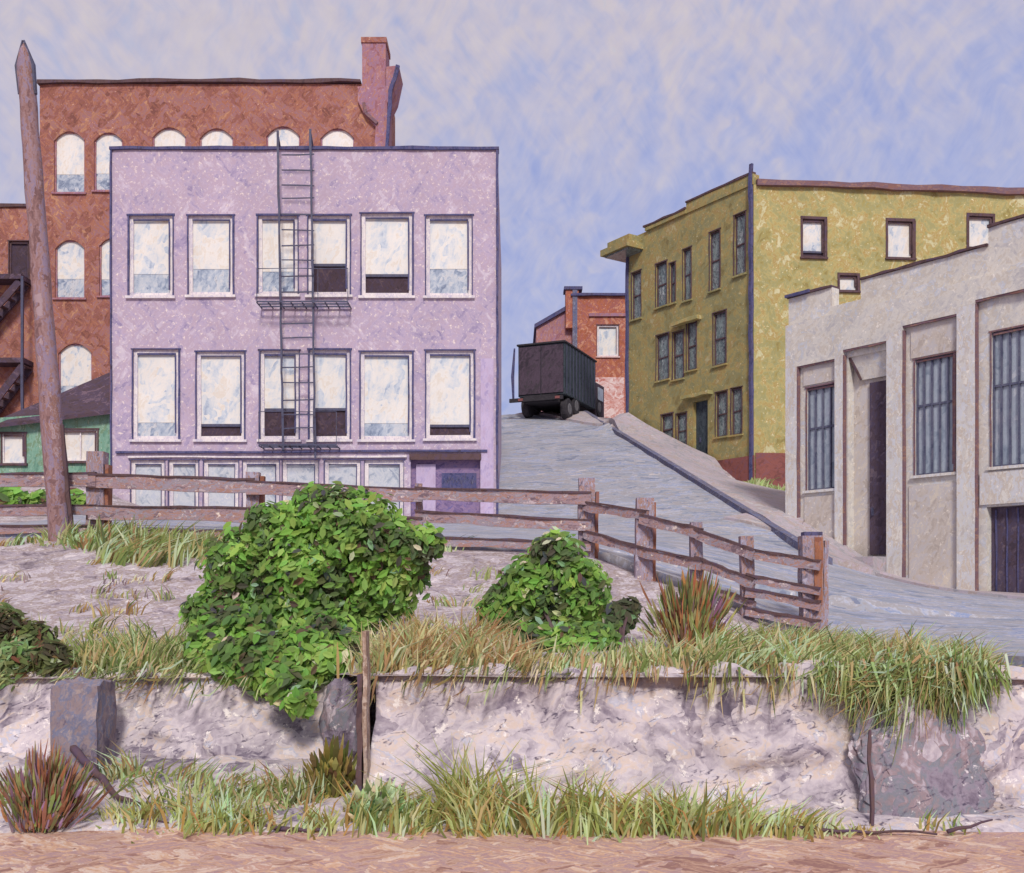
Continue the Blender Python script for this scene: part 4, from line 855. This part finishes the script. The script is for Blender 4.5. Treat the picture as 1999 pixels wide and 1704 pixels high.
grass('yellow green grass tufts along the foot of the wall at the edge of the dirt', [
    (260, 60, 6.9, .12, 170, .18, .1, fg), (420, 70, 6.82, .1, 330, .24, .15, fg), (500, 40, 6.8, .06, 130, .2, .2, fg), (640, 50, 6.8, .08, 170, .17, .1, fg), (790, 80, 6.78, .08, 300, .26, .3, fg), (900, 28, 6.85, .08, 220, .5, .05, fg),
    (960, 60, 6.75, .1, 420, .36, -.1, fg), (1070, 40, 6.75, .1, 260, .34, .0, fg), (1190, 60, 6.72, .08, 420, .38, .15, fg), (1330, 45, 6.7, .08, 280, .32, -.15, fg), (1440, 55, 6.7, .08, 280, .28, .3, fg), (1540, 60, 6.7, .1, 260, .22, .4, fg), (1620, 40, 6.75, .1, 60, .14, .3, fg), (1700, 60, 6.72, .06, 40, .1, .3, fg), (1860, 60, 6.75, .06, 50, .12, .2, fg), (720, 40, 6.85, .1, 160, .3, .2, fg), (1100, 400, 6.88, .06, 90, .24, .1, fg), (1000, 700, 6.66, .05, 90, .1, .1, fg)], LIME, dens=.8)
grass('pale green grass on the slope below the set-back wall', [
    (560, 75, 7.35, .14, 260, .2, .35, fg), (430, 50, 7.5, .15, 70, .16, .3, fg), (320, 80, 7.5, .2, 230, .18, .0, fg), (480, 90, 7.3, .2, 220, .17, .2, fg), (110, 60, 7.3, .2, 120, .16, .2, fg), (240, 30, 7.65, .15, 120, .24, .0, fg), (20, 60, 7.4, .3, 90, .16, .2, fg), (380, 70, 7.1, .1, 150, .16, .1, fg)], MIX)
grass('straw coloured grass on top of the wall beside the pier', [
    (760, 60, 8.0, .3, 700, .36, .2, HH), (850, 90, 8.3, .5, 900, .36, -.05, HH), (960, 60, 8.2, .4, 450, .28, .25, HH), (880, 120, 9.2, .5, 500, .28, .2, HH)], STRAW, .015)
grass('green and straw grass on the left terrace above the wall', [
    (280, 110, 8.9, .4, 800, .3, .25, HH), (200, 60, 9.1, .4, 350, .26, .3, HH), (390, 50, 9.0, .4, 300, .25, .2, HH), (150, 140, 10, .5, 200, .2, .3, HH)], MIX[:6] + STRAW[:2])
grass('light green grass at the foot of the fence near the leaning pole', [
    (270, 90, 14.6, .9, 700, .42, .6, HH), (180, 60, 15.3, .4, 300, .3, .3, HH), (380, 40, 14.4, .6, 200, .34, .5, HH), (60, 110, 15.4, .3, 160, .2, .2, HH), (600, 300, 15.6, .3, 260, .2, .2, HH)], MIX, .024)
rg = [(1480, 90, 9.4, .8, 900, .3, .55, HH), (1600, 80, 9.2, .8, 800, .3, .5, HH), (1700, 90, 8.8, .8, 900, .3, .5, HH), (1820, 90, 8.4, .5, 800, .28, .45, HH), (1420, 60, 8.2, .4, 420, .26, .5, HH), (1640, 70, 11, .7, 500, .26, .3, HH), (1150, 120, 8.2, .4, 360, .18, .2, HH), (1300, 90, 8.3, .5, 380, .2, .3, HH), (1900, 40, 8.6, .5, 260, .2, .3, HH), (1560, 60, 8.2, .4, 400, .26, .5, HH), (1760, 130, 7.9, .25, 600, .22, .3, HH)]
grass('long green and straw grass on the bank below the end of the fence', rg, MIX + STRAW[:2], .014)
grass('sparse dry stalks scattered over the bare bank below the fence', [(100, 200, 12.5, 1.4, 160, .16, .3, HH), (320, 120, 12.2, 1.3, 160, .16, .3, HH), (900, 60, 12.6, 1.2, 90, .16, .3, HH), (1240, 60, 11.5, 1.0, 100, .16, .3, HH)], STRAW + MIX[:3] + [(120, 100, 104), (150, 130, 134)], .016)
# grass hanging over the wall lip
def overhang(n_, x0, x1, ylip, env, lmax, pal, per=9):
    mb = MB()
    for k in range(n_):
        px = R.uniform(x0, x1); y0 = ylip + R.uniform(-.04, .5); x = (px - CX) / F * y0; e_ = env(px)
        if R.random() > e_: continue
        z0 = H(x, max(ylip + .15, y0)) - (R.random() ** 2 * .3 * e_ if y0 < ylip + .15 else 0) + .03; tc_ = R.choice(pal)
        for j in range(per):
            ln = R.uniform(.25, 1) * lmax * (.3 + e_ * .7); c = jit(tc_ if R.random() < .5 else R.choice(pal), .12); w = .013 * R.uniform(.6, 1.7); ang = R.gauss(-.75, .4)
            p = Vector((x + R.gauss(0, .06), y0 + R.gauss(0, .03), z0 + R.gauss(0, .03))); dx, dz = math.sin(ang) * ln, math.cos(ang) * ln
            q = [p, p + Vector((-dx * .1, -.05, .08 * R.random())), p + Vector((dx * .45, -.16, -dz * .35)), p + Vector((dx, -.2 - .12 * R.random(), -dz))]
            ws_ = (.6, 1, .9, .15); sv = Vector((math.cos(ang), R.uniform(-.4, .4), math.sin(-ang))).normalized() * w * .5
            for i in range(3): mb.face([q[i] - sv * ws_[i], q[i] + sv * ws_[i], q[i + 1] + sv * ws_[i + 1], q[i + 1] - sv * ws_[i + 1]], c)
    return mb
for (n_, x0, x1, yl, lm, sd_, lab, pl) in ((150, 715, 1600, 7.5, .2, 1, 'short grass fringe drooping over the top edge of the wall right of the pier', STRAW + MIX[:4]), (110, -40, 660, 8.3, .2, 5, 'short grass fringe drooping over the top edge of the set-back wall', MIX + STRAW[:2])):
    g_ = overhang(n_, x0, x1, yl, lambda px: max(.0, min(1, .55 + .9 * mnoise.noise((px * .012, sd_, 0)))), lm, pl); tag(g_.build('grass', 'blade', fix=False), lab, 'grass', kind='stuff')
mb = overhang(560, 1560, 1940, 7.42, lambda px: max(.15, 1 - abs(px - 1760) / 200), .52, MIX)
tag(mb.build('grass', 'blade', fix=False), 'grass hanging down over the wall above the flattish wall shading', 'grass', kind='stuff')
grass('small patch of pale grass at the foot of the ochre building', [(1490, 45, 37.2, 1.0, 260, .5, .2, HH), (1530, 30, 36, 1.2, 200, .4, .2, HH)], [(150, 164, 110), (176, 190, 140), (130, 140, 90)], .08)

# ------------------------------------------------------------------ fallen sticks
def stick(name, label, pts, r, mat='dark_brown'):
    o = MB(); q = [Vector(p) for p in pts]; full = []
    for a, b in zip(q, q[1:]):
        for k in range(4): full.append(a.lerp(b, k / 4) + Vector((0, R.uniform(-.01, .01), R.uniform(-.012, .012))))
    full.append(q[-1]); n_ = len(full); o.tube(full, [r * (1 - .6 * k / (n_ - 1)) for k in range(n_)], 6)
    ob = o.build(name, mat, origin=q[0], smooth=True); return tag(ob, label, 'branch')
def gp(px, py, d, lift=.02): v = P(px, py, d); v.z = float(gz(v.x, v.y)) + lift; return v
a = P(140, 1455, 7.7)
stick('fallen_branch', 'dark curved branch leaning from the stone block down to the dirt', [a, P(190, 1510, 7.45), P(230, 1555, 7.2), gp(320, 1600, 7.0, .03)], .034)
stick('fallen_stick', 'thin dark stick lying at the edge of the dirt right of the purple shrub', [gp(200, 1600, 6.95), gp(330, 1605, 6.85)], .016)
stick('fallen_stick', 'long dark stick lying along the dirt edge below the pier', [gp(500, 1620, 6.8), gp(560, 1625, 6.72), gp(650, 1628, 6.7)], .022)
stick('fallen_stick', 'longest stick on the dirt, running toward the purple grey wall shading', [gp(1450, 1605, 6.7, .05), gp(1560, 1610, 6.68, .04), gp(1660, 1612, 6.66, .03), gp(1830, 1625, 6.6, .02)], .018)
stick('fallen_branch', 'short dark branch propped at the right end of the wall shading', [gp(1850, 1620, 6.6, .03), P(1938, 1600, 6.62)], .016)
